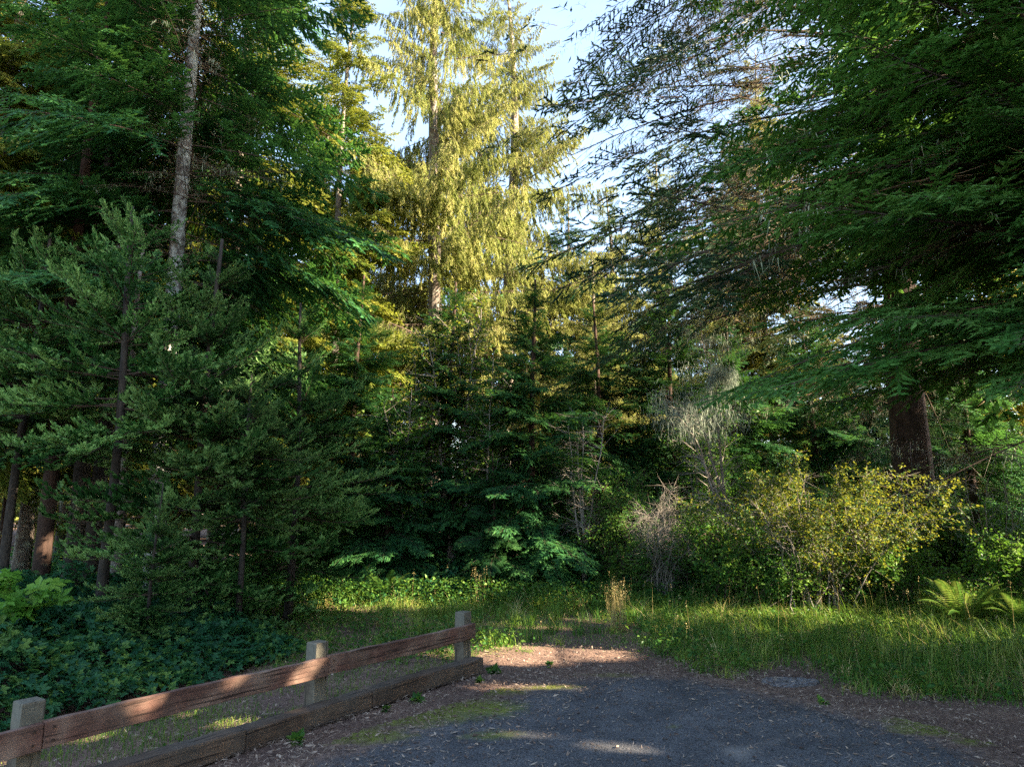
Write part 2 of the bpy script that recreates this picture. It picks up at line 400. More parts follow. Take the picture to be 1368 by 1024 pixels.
def litter_nodes(n, l, scale=1.0):
    geo = n.new('ShaderNodeNewGeometry')
    a = n.new('ShaderNodeTexNoise'); a.inputs['Scale'].default_value = 42*scale; a.inputs['Detail'].default_value = 9; a.inputs['Roughness'].default_value = .8
    b = n.new('ShaderNodeTexNoise'); b.inputs['Scale'].default_value = 1.6; b.inputs['Detail'].default_value = 5
    for q in (a, b): l.new(geo.outputs['Position'], q.inputs['Vector'])
    r = n.new('ShaderNodeValToRGB'); e = r.color_ramp.elements; e[0].position = .33; e[0].color = (.055, .040, .034, 1); e[1].position = .70; e[1].color = (.42, .32, .25, 1)
    k = e.new(.52); k.color = (.17, .12, .10, 1)
    l.new(a.outputs[0], r.inputs[0])
    r2 = n.new('ShaderNodeValToRGB'); r2.color_ramp.elements[0].position = .35; r2.color_ramp.elements[0].color = (.7, .66, .66, 1); r2.color_ramp.elements[1].position = .7; r2.color_ramp.elements[1].color = (1.2, 1.1, 1.0, 1)
    l.new(b.outputs[0], r2.inputs[0])
    m = n.new('ShaderNodeMix'); m.data_type = 'RGBA'; m.blend_type = 'MULTIPLY'; m.inputs[0].default_value = 1
    l.new(r.outputs[0], m.inputs[6]); l.new(r2.outputs[0], m.inputs[7])
    return geo, a, m.outputs[2]

m, n, l, p = nodes('forest_floor_litter')
geo, a, c = litter_nodes(n, l); l.new(c, p.inputs['Base Color']); p.inputs['Roughness'].default_value = .95; p.inputs['Specular IOR Level'].default_value = .15
bm_ = n.new('ShaderNodeBump'); bm_.inputs['Distance'].default_value = .02; bm_.inputs['Strength'].default_value = .7; l.new(a.outputs[0], bm_.inputs['Height']); l.new(bm_.outputs[0], p.inputs['Normal'])
M['floor'] = m
def axis(pts): return np.concatenate([np.arange(a, b, s) for a, b, s in pts])
xs = axis([(-600, -60, 60), (-60, -12, 4), (-12, 12, .3), (12, 60, 4), (60, 601, 60)]); ys = axis([(-400, -20, 40), (-20, 0, 2), (0, 22, .3), (22, 70, 4), (70, 900, 70)])
X, Y, Q = grid(xs, ys); Z = terrain(X, Y)
tag(build_mesh('ground', np.stack([X, Y, Z], 1), Q, M['floor']), kind='structure')

# paved lot: polygon from its edge in the photograph
edge_px = [(330, 1040), (400, 1012), (480, 985), (560, 958), (640, 935), (715, 912), (790, 900), (860, 896), (935, 903), (1000, 915), (1065, 930), (1150, 948), (1245, 972), (1330, 1003), (1400, 1040)]
poly = [(-3.2, -14)] + [(-1.9, 1.0)] + [tuple(gnd(*q)[:2]) for q in edge_px] + [(4.1, 3.0), (7.5, 1.0), (12, -14)]
poly = np.array(poly)
def sdist(x, y, poly):
    d = np.full(x.shape, 1e9); inside = np.zeros(x.shape, bool); n = len(poly)
    for i in range(n):
        a, b = poly[i], poly[(i+1) % n]; e = b-a
        t = np.clip(((x-a[0])*e[0]+(y-a[1])*e[1])/(e@e), 0, 1)
        d = np.minimum(d, np.hypot(x-a[0]-t*e[0], y-a[1]-t*e[1]))
        c = ((a[1] > y) != (b[1] > y)) & (x < (b[0]-a[0])*(y-a[1])/(b[1]-a[1]+1e-12)+a[0])
        inside ^= c
    return np.where(inside, -d, d)
xs = axis([(-4, -2.6, .2), (-2.6, 5.2, .05), (5.2, 13, .3)]); ys = axis([(-14, 2, .4), (2, 9, .05)])
X, Y, Q = grid(xs, ys)
s_ = sdist(X, Y, poly) + .10*snoise(X, Y, 2.4, 5) + .04*snoise(X, Y, 9, 6)
ok = (s_[Q] < .12).all(1); Q = Q[ok]; used = np.unique(Q); rm = -np.ones(len(X), int); rm[used] = np.arange(len(used)); Q = rm[Q]
X, Y, s_ = X[used], Y[used], s_[used]
edge = np.clip((s_+.46)/.52, 0, 1)
moss = np.zeros(len(X))
for px, py, rx, ry, a in [(540, 955, .65, .34, 1.15), (480, 985, .45, .2, .9), (640, 948, .4, .3, 1), (640, 925, .45, .18, 1), (735, 920, .35, .12, .8), (655, 985, .28, .15, .6), (820, 903, .5, .15, .5), (1265, 975, .42, .16, 1.2), (1220, 965, .3, .12, .9), (1310, 992, .25, .1, .8), (905, 975, .12, .06, .4), (1360, 975, .2, .1, .8)]:
    c = gnd(px, py); moss = np.maximum(moss, a*np.exp(-(((X-c[0])/rx)**2+((Y-c[1])/ry)**2)))
crack = np.zeros(len(X))
def seg(x, y, pts):
    d = np.full(x.shape, 9.)
    pts = [gnd(*q)[:2] for q in pts]
    for a, b in zip(pts[:-1], pts[1:]):
        e = b-a; t = np.clip(((x-a[0])*e[0]+(y-a[1])*e[1])/(e@e), 0, 1); d = np.minimum(d, np.hypot(x-a[0]-t*e[0], y-a[1]-t*e[1]))
    return d
dust = np.exp(-(seg(X, Y, [(912, 960), (960, 995), (985, 1010), (1060, 985), (1120, 985)])/.13)**2) + .8*np.exp(-(seg(X, Y, [(985, 1010), (1010, 1040)])/.12)**2) + .7*np.exp(-(seg(X, Y, [(620, 1000), (700, 990), (860, 1010)])/.09)**2)
crack = np.exp(-(seg(X, Y, [(1080, 940), (1110, 962), (1180, 978), (1260, 985), (1330, 1005)])/.05)**2)
zt = .012 + .012*(1-edge) - .012*dust*0 - .010*crack
m, n, l, p = nodes('old_asphalt')
geo, a, lit = litter_nodes(n, l)
b = n.new('ShaderNodeTexNoise'); b.inputs['Scale'].default_value = 95; b.inputs['Detail'].default_value = 3; l.new(geo.outputs['Position'], b.inputs['Vector'])
r = n.new('ShaderNodeValToRGB'); e = r.color_ramp.elements; e[0].position = .35; e[0].color = (.020, .022, .026, 1); e[1].position = .68; e[1].color = (.135, .137, .142, 1)
l.new(b.outputs[0], r.inputs[0])
bb = n.new('ShaderNodeTexNoise'); bb.inputs['Scale'].default_value = 2.2; bb.inputs['Detail'].default_value = 8; bb.inputs['Roughness'].default_value = .65; l.new(geo.outputs['Position'], bb.inputs['Vector'])
rb = n.new('ShaderNodeValToRGB'); rb.color_ramp.elements[0].position = .3; rb.color_ramp.elements[0].color = (.55, .57, .6, 1); rb.color_ramp.elements[1].position = .72; rb.color_ramp.elements[1].color = (1.35, 1.35, 1.35, 1)
l.new(bb.outputs[0], rb.inputs[0])
mA = n.new('ShaderNodeMix'); mA.data_type = 'RGBA'; mA.blend_type = 'MULTIPLY'; mA.inputs[0].default_value = 1; l.new(r.outputs[0], mA.inputs[6]); l.new(rb.outputs[0], mA.inputs[7])
# bits of debris
v = n.new('ShaderNodeTexVoronoi'); v.inputs['Scale'].default_value = 34; l.new(geo.outputs['Position'], v.inputs['Vector'])
lt = n.new('ShaderNodeMath'); lt.operation = 'LESS_THAN'; lt.inputs[1].default_value = .13; l.new(v.outputs['Distance'], lt.inputs[0])
mD = n.new('ShaderNodeMix'); mD.data_type = 'RGBA'; l.new(mA.outputs[2], mD.inputs[6]); mD.inputs[7].default_value = (.22, .17, .12, 1)
sv = n.new('ShaderNodeSeparateColor'); l.new(v.outputs['Color'], sv.inputs[0]); g3 = n.new('ShaderNodeMath'); g3.operation = 'GREATER_THAN'; g3.inputs[1].default_value = .72; l.new(sv.outputs[0], g3.inputs[0])
mm = n.new('ShaderNodeMath'); mm.operation = 'MULTIPLY'; l.new(lt.outputs[0], mm.inputs[0]); l.new(g3.outputs[0], mm.inputs[1]); l.new(mm.outputs[0], mD.inputs[0])
def attr(nm):
    q = n.new('ShaderNodeAttribute'); q.attribute_name = nm; return q.outputs['Fac']
def masked(base, col, fac, lo, hi, noise_amt=.9):
    k = n.new('ShaderNodeMath'); k.operation = 'MULTIPLY_ADD'; k.inputs[1].default_value = noise_amt; k.inputs[2].default_value = -noise_amt/2
    l.new(bn.outputs[0], k.inputs[0])
    s = n.new('ShaderNodeMath'); s.operation = 'ADD'; l.new(k.outputs[0], s.inputs[0]); l.new(fac, s.inputs[1])
    mr = n.new('ShaderNodeMapRange'); mr.inputs[1].default_value = lo; mr.inputs[2].default_value = hi; l.new(s.outputs[0], mr.inputs[0])
    x = n.new('ShaderNodeMix'); x.data_type = 'RGBA'; l.new(mr.outputs[0], x.inputs[0]); l.new(base, x.inputs[6])
    if isinstance(col, tuple): x.inputs[7].default_value = (*col, 1)
    else: l.new(col, x.inputs[7])
    return x.outputs[2]
bn = n.new('ShaderNodeTexNoise'); bn.inputs['Scale'].default_value = 7; bn.inputs['Detail'].default_value = 9; bn.inputs['Roughness'].default_value = .75; l.new(geo.outputs['Position'], bn.inputs['Vector'])
c = masked(mD.outputs[2], (.22, .205, .19), attr('dust'), .8, 2.2, 1.2)
c = masked(c, (.014, .013, .014), attr('crack'), .6, 1.1)
c = masked(c, lit, attr('edge'), .15, .75, 1.3)
c = masked(c, (.13, .15, .024), attr('moss'), .25, .8, 1.3)
l.new(c, p.inputs['Base Color']); p.inputs['Roughness'].default_value = .85; p.inputs['Specular IOR Level'].default_value = .3
bm_ = n.new('ShaderNodeBump'); bm_.inputs['Distance'].default_value = .006; bm_.inputs['Strength'].default_value = .9; l.new(b.outputs[0], bm_.inputs['Height']); l.new(bm_.outputs[0], p.inputs['Normal'])
tag(build_mesh('asphalt', np.stack([X, Y, zt], 1), Q, m, attrs={'edge': edge, 'moss': moss, 'dust': dust, 'crack': crack}), kind='structure')

# ------------------------------------------------------------------ wooden barrier
def woodmat(name, c1, c2, c3):
    m, n, l, p = nodes(name)
    t = n.new('ShaderNodeTexCoord'); mp = n.new('ShaderNodeMapping'); mp.inputs['Scale'].default_value = (1.2, 22, 22); l.new(t.outputs['Object'], mp.inputs[0])
    a = n.new('ShaderNodeTexNoise'); a.inputs['Scale'].default_value = 2.5; a.inputs['Detail'].default_value = 8; a.inputs['Roughness'].default_value = .65; l.new(mp.outputs[0], a.inputs['Vector'])
    b = n.new('ShaderNodeTexNoise'); b.inputs['Scale'].default_value = 4; b.inputs['Detail'].default_value = 6; l.new(t.outputs['Object'], b.inputs['Vector'])
    r = n.new('ShaderNodeValToRGB'); r.color_ramp.elements[0].position = .3; r.color_ramp.elements[0].color = (*c1, 1); r.color_ramp.elements[1].position = .7; r.color_ramp.elements[1].color = (*c2, 1)
    l.new(a.outputs[0], r.inputs[0])
    r2 = n.new('ShaderNodeValToRGB'); r2.color_ramp.elements[0].position = .42; r2.color_ramp.elements[0].color = (0, 0, 0, 1); r2.color_ramp.elements[1].position = .7
    l.new(b.outputs[0], r2.inputs[0])
    x = n.new('ShaderNodeMix'); x.data_type = 'RGBA'; l.new(r2.outputs[0], x.inputs[0]); l.new(r.outputs[0], x.inputs[6]); x.inputs[7].default_value = (*c3, 1)
    # weather checks along the grain and dark damp stains
    m3 = n.new('ShaderNodeMapping'); m3.inputs['Scale'].default_value = (.9, 34, 34); l.new(t.outputs['Object'], m3.inputs[0])
    cn = n.new('ShaderNodeTexNoise'); cn.inputs['Scale'].default_value = 1.7; cn.inputs['Detail'].default_value = 4; l.new(m3.outputs[0], cn.inputs['Vector'])
    cr3 = n.new('ShaderNodeValToRGB'); cr3.color_ramp.elements[0].position = .36; cr3.color_ramp.elements[0].color = (.25, .22, .2, 1); cr3.color_ramp.elements[1].position = .42; cr3.color_ramp.elements[1].color = (1, 1, 1, 1)
    l.new(cn.outputs[0], cr3.inputs[0])
    st = n.new('ShaderNodeTexNoise'); st.inputs['Scale'].default_value = 2.6; st.inputs['Detail'].default_value = 9; st.inputs['Roughness'].default_value = .7; l.new(t.outputs['Object'], st.inputs['Vector'])
    cr4 = n.new('ShaderNodeValToRGB'); cr4.color_ramp.elements[0].position = .38; cr4.color_ramp.elements[0].color = (.5, .47, .45, 1); cr4.color_ramp.elements[1].position = .6; cr4.color_ramp.elements[1].color = (1.1, 1.1, 1.1, 1)
    l.new(st.outputs[0], cr4.inputs[0])
    y1 = n.new('ShaderNodeMix'); y1.data_type = 'RGBA'; y1.blend_type = 'MULTIPLY'; y1.inputs[0].default_value = 1; l.new(x.outputs[2], y1.inputs[6]); l.new(cr3.outputs[0], y1.inputs[7])
    y2 = n.new('ShaderNodeMix'); y2.data_type = 'RGBA'; y2.blend_type = 'MULTIPLY'; y2.inputs[0].default_value = 1; l.new(y1.outputs[2], y2.inputs[6]); l.new(cr4.outputs[0], y2.inputs[7])
    l.new(y2.outputs[2], p.inputs['Base Color']); p.inputs['Roughness'].default_value = .8
    bp = n.new('ShaderNodeBump'); bp.inputs['Distance'].default_value = .004; bp.inputs['Strength'].default_value = .8; l.new(a.outputs[0], bp.inputs['Height']); l.new(bp.outputs[0], p.inputs['Normal'])
    return m
M['rail'] = woodmat('red_brown_rail_wood', (.085, .042, .030), (.18, .088, .062), (.22, .15, .11))
M['post'] = woodmat('grey_weathered_post_wood', (.085, .068, .045), (.19, .155, .105), (.13, .125, .095))
M['beam'] = woodmat('brown_weathered_beam_wood', (.04, .028, .02), (.15, .10, .065), (.08, .065, .05))
import bmesh
def timber(name, L, w, h, mat, parent, pos, rz, ry=0, seed=0, bev=.008, vertical=False, endchip=0):
    """a sawn timber: length along local X, worn edges, slight warp"""
    rg = rngs(seed+50); bm = bmesh.new()
    bmesh.ops.create_cube(bm, size=1)
    for v in bm.verts: v.co = (v.co.x*L, v.co.y*w, v.co.z*h)
    n = max(3, int(L/.12))
    es = [e for e in bm.edges if abs((e.verts[0].co-e.verts[1].co).x) > L*.9]
    bmesh.ops.subdivide_edges(bm, edges=es, cuts=n, use_grid_fill=True)
    bmesh.ops.bevel(bm, geom=[e for e in bm.edges if len(e.link_faces) == 2 and e.calc_face_angle(0) > 1], offset=bev, segments=2, affect='EDGES', profile=.6)
    ph = rg.uniform(0, 6, 5)
    for v in bm.verts:
        x = v.co.x
        v.co.z += .006*math.sin(x*2.3+ph[0])+.0025*math.sin(x*17+ph[1]) + rg.normal(0, .0008)
        v.co.y += .005*math.sin(x*1.9+ph[2])+.002*math.sin(x*13+ph[3]) + rg.normal(0, .0008)
    me = bpy.data.meshes.new(name); bm.to_mesh(me); bm.free(); me.materials.append(mat)
    o = bpy.data.objects.new(name, me); COL.objects.link(o); o.parent = parent
    o.location = tuple(float(q) for q in pos); o.rotation_euler = (0, ry, rz) if not vertical else (0, -math.pi/2, 0)
    if vertical: o.rotation_mode = 'XYZ'; o.rotation_euler = (math.radians(rg.normal(0, .6)), -math.pi/2+math.radians(rg.normal(0, .6)), rz)
    return o
TOP = .60
pA = gnd(39, 934, TOP); pB = gnd(424, 856, TOP); pC = gnd(618, 816, TOP)
print('posts', pA, pB, pC)
dirv = (pC-pA)[:2]; dirv /= np.linalg.norm(dirv); rz = math.atan2(dirv[1], dirv[0]); nrm = np.array([dirv[1], -dirv[0]])   # towards the lot
fence = empty('wooden_barrier', (pB[0], pB[1], 0), 'low wooden barrier of grey posts, red-brown rail and ground beam beside the asphalt', 'fence')
def loc(p, z, off=0): return (p[0]+nrm[0]*off-pB[0], p[1]+nrm[1]*off-pB[1], z)
PW = .125
sA = -np.linalg.norm((pA-pB)[:2]); sC = np.linalg.norm((pC-pB)[:2]); sZ = sA-2.6
def on(s): return np.array([pB[0]+dirv[0]*s, pB[1]+dirv[1]*s])
for i, s in enumerate((sZ, sA, 0, sC)):
    timber('post', TOP+.3, PW, PW, M['post'], fence, loc(on(s), (TOP-.3)/2), rz, seed=i, vertical=True, bev=.01)
RZ = .415; RH = .145; RT = .045
ro = PW/2+RT/2+.003
joints = [sZ-.5, sA+.045, .035, sC+.075]
for i in range(3):
    a, b = joints[i], joints[i+1]
    timber('rail', b-a-.006, RT, RH, M['rail'], fence, loc(on((a+b)/2), RZ + (.004 if i % 2 else 0), ro), rz, seed=10+i, bev=.006)
rails = [c_ for c_ in fence.children if c_.name.startswith('rail')]
M['iron'] = barkmat('rusty_bolt_iron', (.03, .02, .015), (.10, .06, .04))
for r_, s0, sgn_ in ((rails[0], joints[0], 0), (rails[1], joints[1], 0), (rails[2], joints[2], 0)):
    i_ = rails.index(r_); a, b = joints[i_], joints[i_+1]; L_ = b-a
    for dx in (-L_/2+.05, L_/2-.05):
        for dz in (-.035, .035):
            bm = bmesh.new(); bmesh.ops.create_cone(bm, cap_ends=True, segments=8, radius1=.009, radius2=.007, depth=.006)
            me = bpy.data.meshes.new('bolt_head'); bm.to_mesh(me); bm.free(); me.materials.append(M['iron'])
            o = bpy.data.objects.new('bolt_head', me); COL.objects.link(o); o.parent = r_; o.location = (dx, -RT/2-.004, dz); o.rotation_euler = (math.pi/2, 0, 0)
bo = PW/2+.07+.003
bj = [sZ-.4, sA-.6, sA*.40, sA*.40+.22, sC+.07]
bj = [sZ-.4, sA-.3, sA*.37, .45, sC+.08]
for i in range(4):
    a, b = bj[i], bj[i+1]
    o = timber('ground_beam', b-a-.008, .14, .15, M['beam'], fence, loc(on((a+b)/2), .082+.004*(i % 2), bo+.006*(i % 2)), rz, seed=20+i, bev=.014)

# ------------------------------------------------------------------ conifers
print('templates')
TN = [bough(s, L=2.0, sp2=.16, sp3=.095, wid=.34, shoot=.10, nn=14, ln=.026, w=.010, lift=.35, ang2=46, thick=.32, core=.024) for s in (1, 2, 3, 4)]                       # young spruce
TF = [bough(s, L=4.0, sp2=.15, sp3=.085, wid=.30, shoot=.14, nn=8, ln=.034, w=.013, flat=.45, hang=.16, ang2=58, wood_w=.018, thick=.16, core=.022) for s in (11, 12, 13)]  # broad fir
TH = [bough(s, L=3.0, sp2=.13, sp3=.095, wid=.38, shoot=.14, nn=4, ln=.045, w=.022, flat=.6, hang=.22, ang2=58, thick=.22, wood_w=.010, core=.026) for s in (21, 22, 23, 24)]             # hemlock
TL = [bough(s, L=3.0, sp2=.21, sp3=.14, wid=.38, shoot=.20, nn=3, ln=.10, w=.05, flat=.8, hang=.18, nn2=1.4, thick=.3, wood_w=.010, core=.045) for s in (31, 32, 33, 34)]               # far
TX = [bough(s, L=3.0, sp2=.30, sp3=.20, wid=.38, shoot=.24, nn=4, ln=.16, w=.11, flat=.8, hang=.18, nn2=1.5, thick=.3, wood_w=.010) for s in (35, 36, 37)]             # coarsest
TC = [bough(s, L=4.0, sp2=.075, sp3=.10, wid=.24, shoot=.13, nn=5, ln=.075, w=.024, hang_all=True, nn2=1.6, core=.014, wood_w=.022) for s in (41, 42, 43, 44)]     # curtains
TS = [bough(s, L=5.0, sp2=.17, sp3=.11, wid=.30, shoot=.14, nn=8, ln=.036, w=.012, core=.014, flat=0, hang=.10, needle_from=nf, wood_w=.022, lichen=.13, tan=1, lift=.05, thick=.25) for s, nf in ((51, .66), (52, .78), (53, .95), (54, .60))]
TD = [bough(s, L=2.2, sp2=.19, sp3=.14, wid=.34, shoot=.13, nn=4, ln=.03, w=.01, needle_from=5, wood_w=.010, lichen=.12, tan=tn, keep=.75) for s, tn in ((61, 0), (62, 1))]   # dead
for nm, t in (('TN', TN), ('TF', TF), ('TH', TH), ('TL', TL), ('TC', TC), ('TS', TS), ('TD', TD)): print(nm, [len(q.T) for q in t])

def crown_lod(temps, Lt, H, z0, Rf, nb, seed, zc, **kw):
    """the part above zc carries fewer, coarser boughs"""
    lo = conifer_crown(temps, Lt, H, z0, Rf, nb, seed, zr=(z0, zc), **kw)
    return join(lo, conifer_crown(TX, 3.0, H, z0, Rf, int(nb*.6), seed+1000, zr=(zc, H), **kw))
def conifer_crown(temps, Lt, H, z0, Rf, nb, seed, el=(15, -10), curv=.25, tip=.0, whorl=.0, azr=None, lean=(0, 0), zr=None, skip=None):
    rg = rngs(seed)
    za, zb = zr or (z0, H)
    z = za+(zb-za)*np.power(np.linspace(.005, .985, nb), 1.0)
    if whorl: z = np.round(z/whorl)*whorl + rg.normal(0, .04, nb)
    z = np.clip(z, z0, H-.03)
    t = (z-z0)/(H-z0)
    L = np.array([Rf(q) for q in t])*rg.uniform(.72, 1.18, nb)
    az = rg.uniform(0, 2*math.pi, nb) if azr is None else rg.uniform(azr[0], azr[1], nb)
    if skip: az = np.radians(skip[0]) + (np.radians(skip[1]) + rg.random(nb)*(2*math.pi-2*np.radians(skip[1])))
    e = np.radians(el[1]+(el[0]-el[1])*t + rg.normal(0, 6, nb))
    cv = curv*(1-.5*t)*rg.uniform(.6, 1.4, nb)
    b = np.stack([lean[0]*z/H, lean[1]*z/H, z], 1)
    return place(temps, Lt, b, az, e, L, cv, rg, tip)

def make_tree(name, loc, label, cat, H, r0, bark, leafkey, crown, group=None, dead=None, seed=0, lean=(0, 0), carve_it=False, extra=None, sides=14, rz=0, wig=.012):
    root = empty(name, loc, label, cat, group)
    trunk_mesh('trunk', H, r0, M[bark], root, lean, seed, sides, wig=wig)
    if carve_it: crown = carve(crown, loc)
    build_soup('crown', crown, MATS_CROWN(leafkey), root)
    if dead is not None: build_soup('dead_branches', dead, MATS_CROWN(leafkey), root)
    return root
def tl(px, D, z=2.0):
    x = gx(px, D, z); return (x, D, float(terrain(x, D)))
def tl_top(px, py, D):
    """where a vertical trunk seen at this pixel stands when it is D away"""
    p_ = at(px, py, D); return (p_[0], p_[1], float(terrain(p_[0], D)))
cone = lambda R, k=.8: (lambda t: R*(1-t)**k + .12)
egg = lambda R: (lambda t: R*min(1, .55+t/.25*.45)*(1-t)**.75 + .15)

# left: tall hemlock with a pale lichened trunk
print('trees')
def dead_set(z0, z1, n, L, seed, azr=None, el=(-5, -20)):
    rg = rngs(seed); z = rg.uniform(z0, z1, n); az = rg.uniform(0, 6.28, n) if azr is None else rg.uniform(*azr, n)
    return place(TD, 2.2, np.stack([z*0, z*0, z], 1), az, np.radians(rg.uniform(el[1], el[0], n)), L*rg.uniform(.5, 1.1, n), rg.uniform(.05, .2, n), rg)
LC = tl_top(249, 290, 11.0)
make_tree('hemlock_tree', LC, 'tall hemlock with thick pale lichen-blotched trunk rising at upper left', 'tree', 19, .135, 'bark_pale', 'hemlock',
          crown_lod(TH, 3.0, 19, 3.4, egg(4.0), 78, 101, 12.5, el=(20, -6), curv=.22, skip=(-63, 38)), dead=join(dead_set(2.2, 8, 30, 2.2, 5), dead_set(5.5, 11, 22, 2.4, 15, (-2.2, .3), (35, -5))), seed=1, lean=(-.35, 0), wig=.003)
hem2 = make_tree('hemlock_tree', tl_top(330, 100, 15.5), 'slender hemlock whose thin sunlit trunk stands just right of the pale lichened trunk', 'tree', 19, .12, 'bark_grey', 'hemlock_sunlit_tint',
          crown_lod(TH, 3.0, 19, 2.0, egg(3.6), 150, 102, 15, el=(18, -8), curv=.25, skip=(-70, 30)), dead=dead_set(1.5, 8, 24, 1.8, 6), seed=2)
dup(hem2, tl_top(95, 200, 13.5), 'hemlock with thin grey trunk at upper left, left of the pale lichened trunk', .1, 1.05)
make_tree('hemlock_tree', tl(440, 20), 'hemlock behind the left group, sunlit boughs reaching towards the tall drooping spruce', 'tree', 19, .13, 'bark_grey', 'hemlock_sunlit_tint',
          crown_lod(TL, 3.0, 19, 2.6, egg(3.6), 150, 103, 17, el=(18, -8), curv=.25), seed=4, carve_it=True)
dup(hem2, tl(-60, 12), 'hemlock at the far left edge of the picture with only its right boughs in view', 3.0, .95)

# young spruces in front on the left
def ysp(seed, H, nb, R=1.75, z0=.7):
    return conifer_crown(TN, 2.0, H, z0, egg(R), nb, seed, el=(38, -12), curv=.20, tip=.20, whorl=.42)
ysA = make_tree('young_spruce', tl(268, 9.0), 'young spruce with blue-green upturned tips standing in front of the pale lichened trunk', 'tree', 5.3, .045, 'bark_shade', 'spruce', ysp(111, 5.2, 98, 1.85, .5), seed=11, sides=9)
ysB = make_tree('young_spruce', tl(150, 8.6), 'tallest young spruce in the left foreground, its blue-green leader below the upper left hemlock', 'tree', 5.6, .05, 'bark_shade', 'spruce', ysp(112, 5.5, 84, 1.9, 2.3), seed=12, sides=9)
dup(ysB, tl(20, 9.5), 'young spruce at the left edge above the bramble thicket', 2.2, 1.0)
dup(ysA, tl(395, 10.6), 'young spruce at the right end of the left foreground row, boughs sweeping over the grass', 4.1, .92)
dup(ysA, tl(215, 7.5), 'smallest young spruce, low in front of the others just behind the bramble thicket', 1.1, .36)
dup(ysB, tl(330, 8.7), 'low young spruce spreading right of the small one behind the rail', 5.0, .60)

# bare dark trunks low on the left
lab = ['dark red-brown bare trunk, second from the left edge behind the brambles', 'dark bare trunk in shade behind the left young spruces, third from the left edge', 'black-shaded bare trunk just left of the grey one at lower left',
       'slim grey bare trunk standing behind the brambles left of the small spruce', 'thin bare trunk at the left edge against the orange glow', 'thin dark trunk far back between the tall dark trunks on the left']
for i, (px, D, H, r) in enumerate([(68, 10.5, 13, .10), (108, 11.5, 14, .12), (132, 12.5, 14, .12), (165, 9.6, 5.5, .06), (15, 13, 13, .09), (90, 16, 13, .12)]):
    root = empty('bare_trunk_tree', tl(px, D), lab[i], 'tree', 'bare-stemmed trees behind the left brambles')
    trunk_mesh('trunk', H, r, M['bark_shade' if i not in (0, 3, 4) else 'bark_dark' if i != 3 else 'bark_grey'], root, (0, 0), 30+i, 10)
    build_soup('dead_branches', dead_set(1.5, 6, 16, 1.3, 40+i), MATS_CROWN('hemlock'), root)
    build_soup('crown', conifer_crown(TL, 3.0, H, 6.5, cone(1.8), 40, 70+i), MATS_CROWN('hemlock'), root)

# centre: tall spruce with hanging curtains
C1 = tl_top(588, 60, 22.0)
sprc = make_tree('drooping_spruce', C1, 'tallest spruce in the centre, sunlit yellow-green curtains of hanging twigs', 'tree', 27, .27, 'bark_grey', 'tallspruce',
          conifer_crown(TC, 4.0, 27, 5.0, egg(5.2), 150, 121, el=(28, -2), curv=.12, tip=.05), dead=dead_set(2, 8, 30, 3, 8), seed=21, carve_it=True)
dup(sprc, tl_top(676, 150, 27.0), 'sunlit drooping spruce behind and right of the tallest one, with a pointed spire', 2.0, (1.3, 1.3, .92))
dup(sprc, tl_top(880, 250, 29.0), 'sunlit drooping spruce seen under the bare-twigged boughs right of centre', 4.0, (.85, .85, .64))
dup(sprc, tl_top(790, 380, 24.0), 'short sunlit drooping spruce right of the central pair above the dark young hemlocks', 1.0, (.55, .55, .40))
dup(sprc, tl_top(812, 300, 33.0), 'distant sunlit drooping spruce closing the sky gap right of the central pair', 3.0, (.9, .9, .66))
dup(sprc, tl_top(965, 300, 33.0), 'distant sunlit drooping spruce above the lichen-covered tree', 5.0, (.9, .9, .62))
dup(sprc, tl_top(500, 300, 27.0), 'sunlit drooping spruce behind the gap left of the tallest one', 5.6, (.8, .8, .66))

# right: sparse spruce high up
rg = rngs(5)
nb = 142; z = np.concatenate([np.linspace(6.0, 17.0, 130), np.linspace(12.2, 16.2, 12)]); az = np.concatenate([rg.uniform(math.radians(140), math.radians(222), 106), rg.uniform(-.9, 1.8, 24)])
rg.shuffle(az); az = np.concatenate([az, np.radians(np.linspace(172, 196, 12))])
kL = np.concatenate([np.ones(130), np.full(12, 1.35)])
cr3 = place(TS, 5.0, np.stack([z*0, z*0, z], 1), az, np.radians(rg.uniform(0, 24, nb) - 8), np.where(np.cos(az) < -.3, np.minimum(rg.uniform(4.4, 8.0, nb)*kL, 8.6), rg.uniform(2, 3.4, nb))*np.where(z > 14, .9, 1), rg.uniform(.20, .36, nb), rg)
R1 = tl_top(1222, 640, 13.6)
make_tree('large_spruce', R1, 'large spruce with thick dark trunk behind the sunlit bush and bare-twigged boughs drooping left', 'tree', 21, .36, 'bark_dark', 'darkspruce',
          join(cr3, conifer_crown(TS, 5.0, 8, 4.4, (lambda t: 3.4), 26, 131, el=(5, -12), curv=.3, skip=(-121, 62))), dead=join(dead_set(1.8, 6, 26, 2.6, 12), dead_set(4, 9, 22, 4.5, 9, (2.4, 3.9), (2, -18))), seed=32, sides=20, carve_it=True)

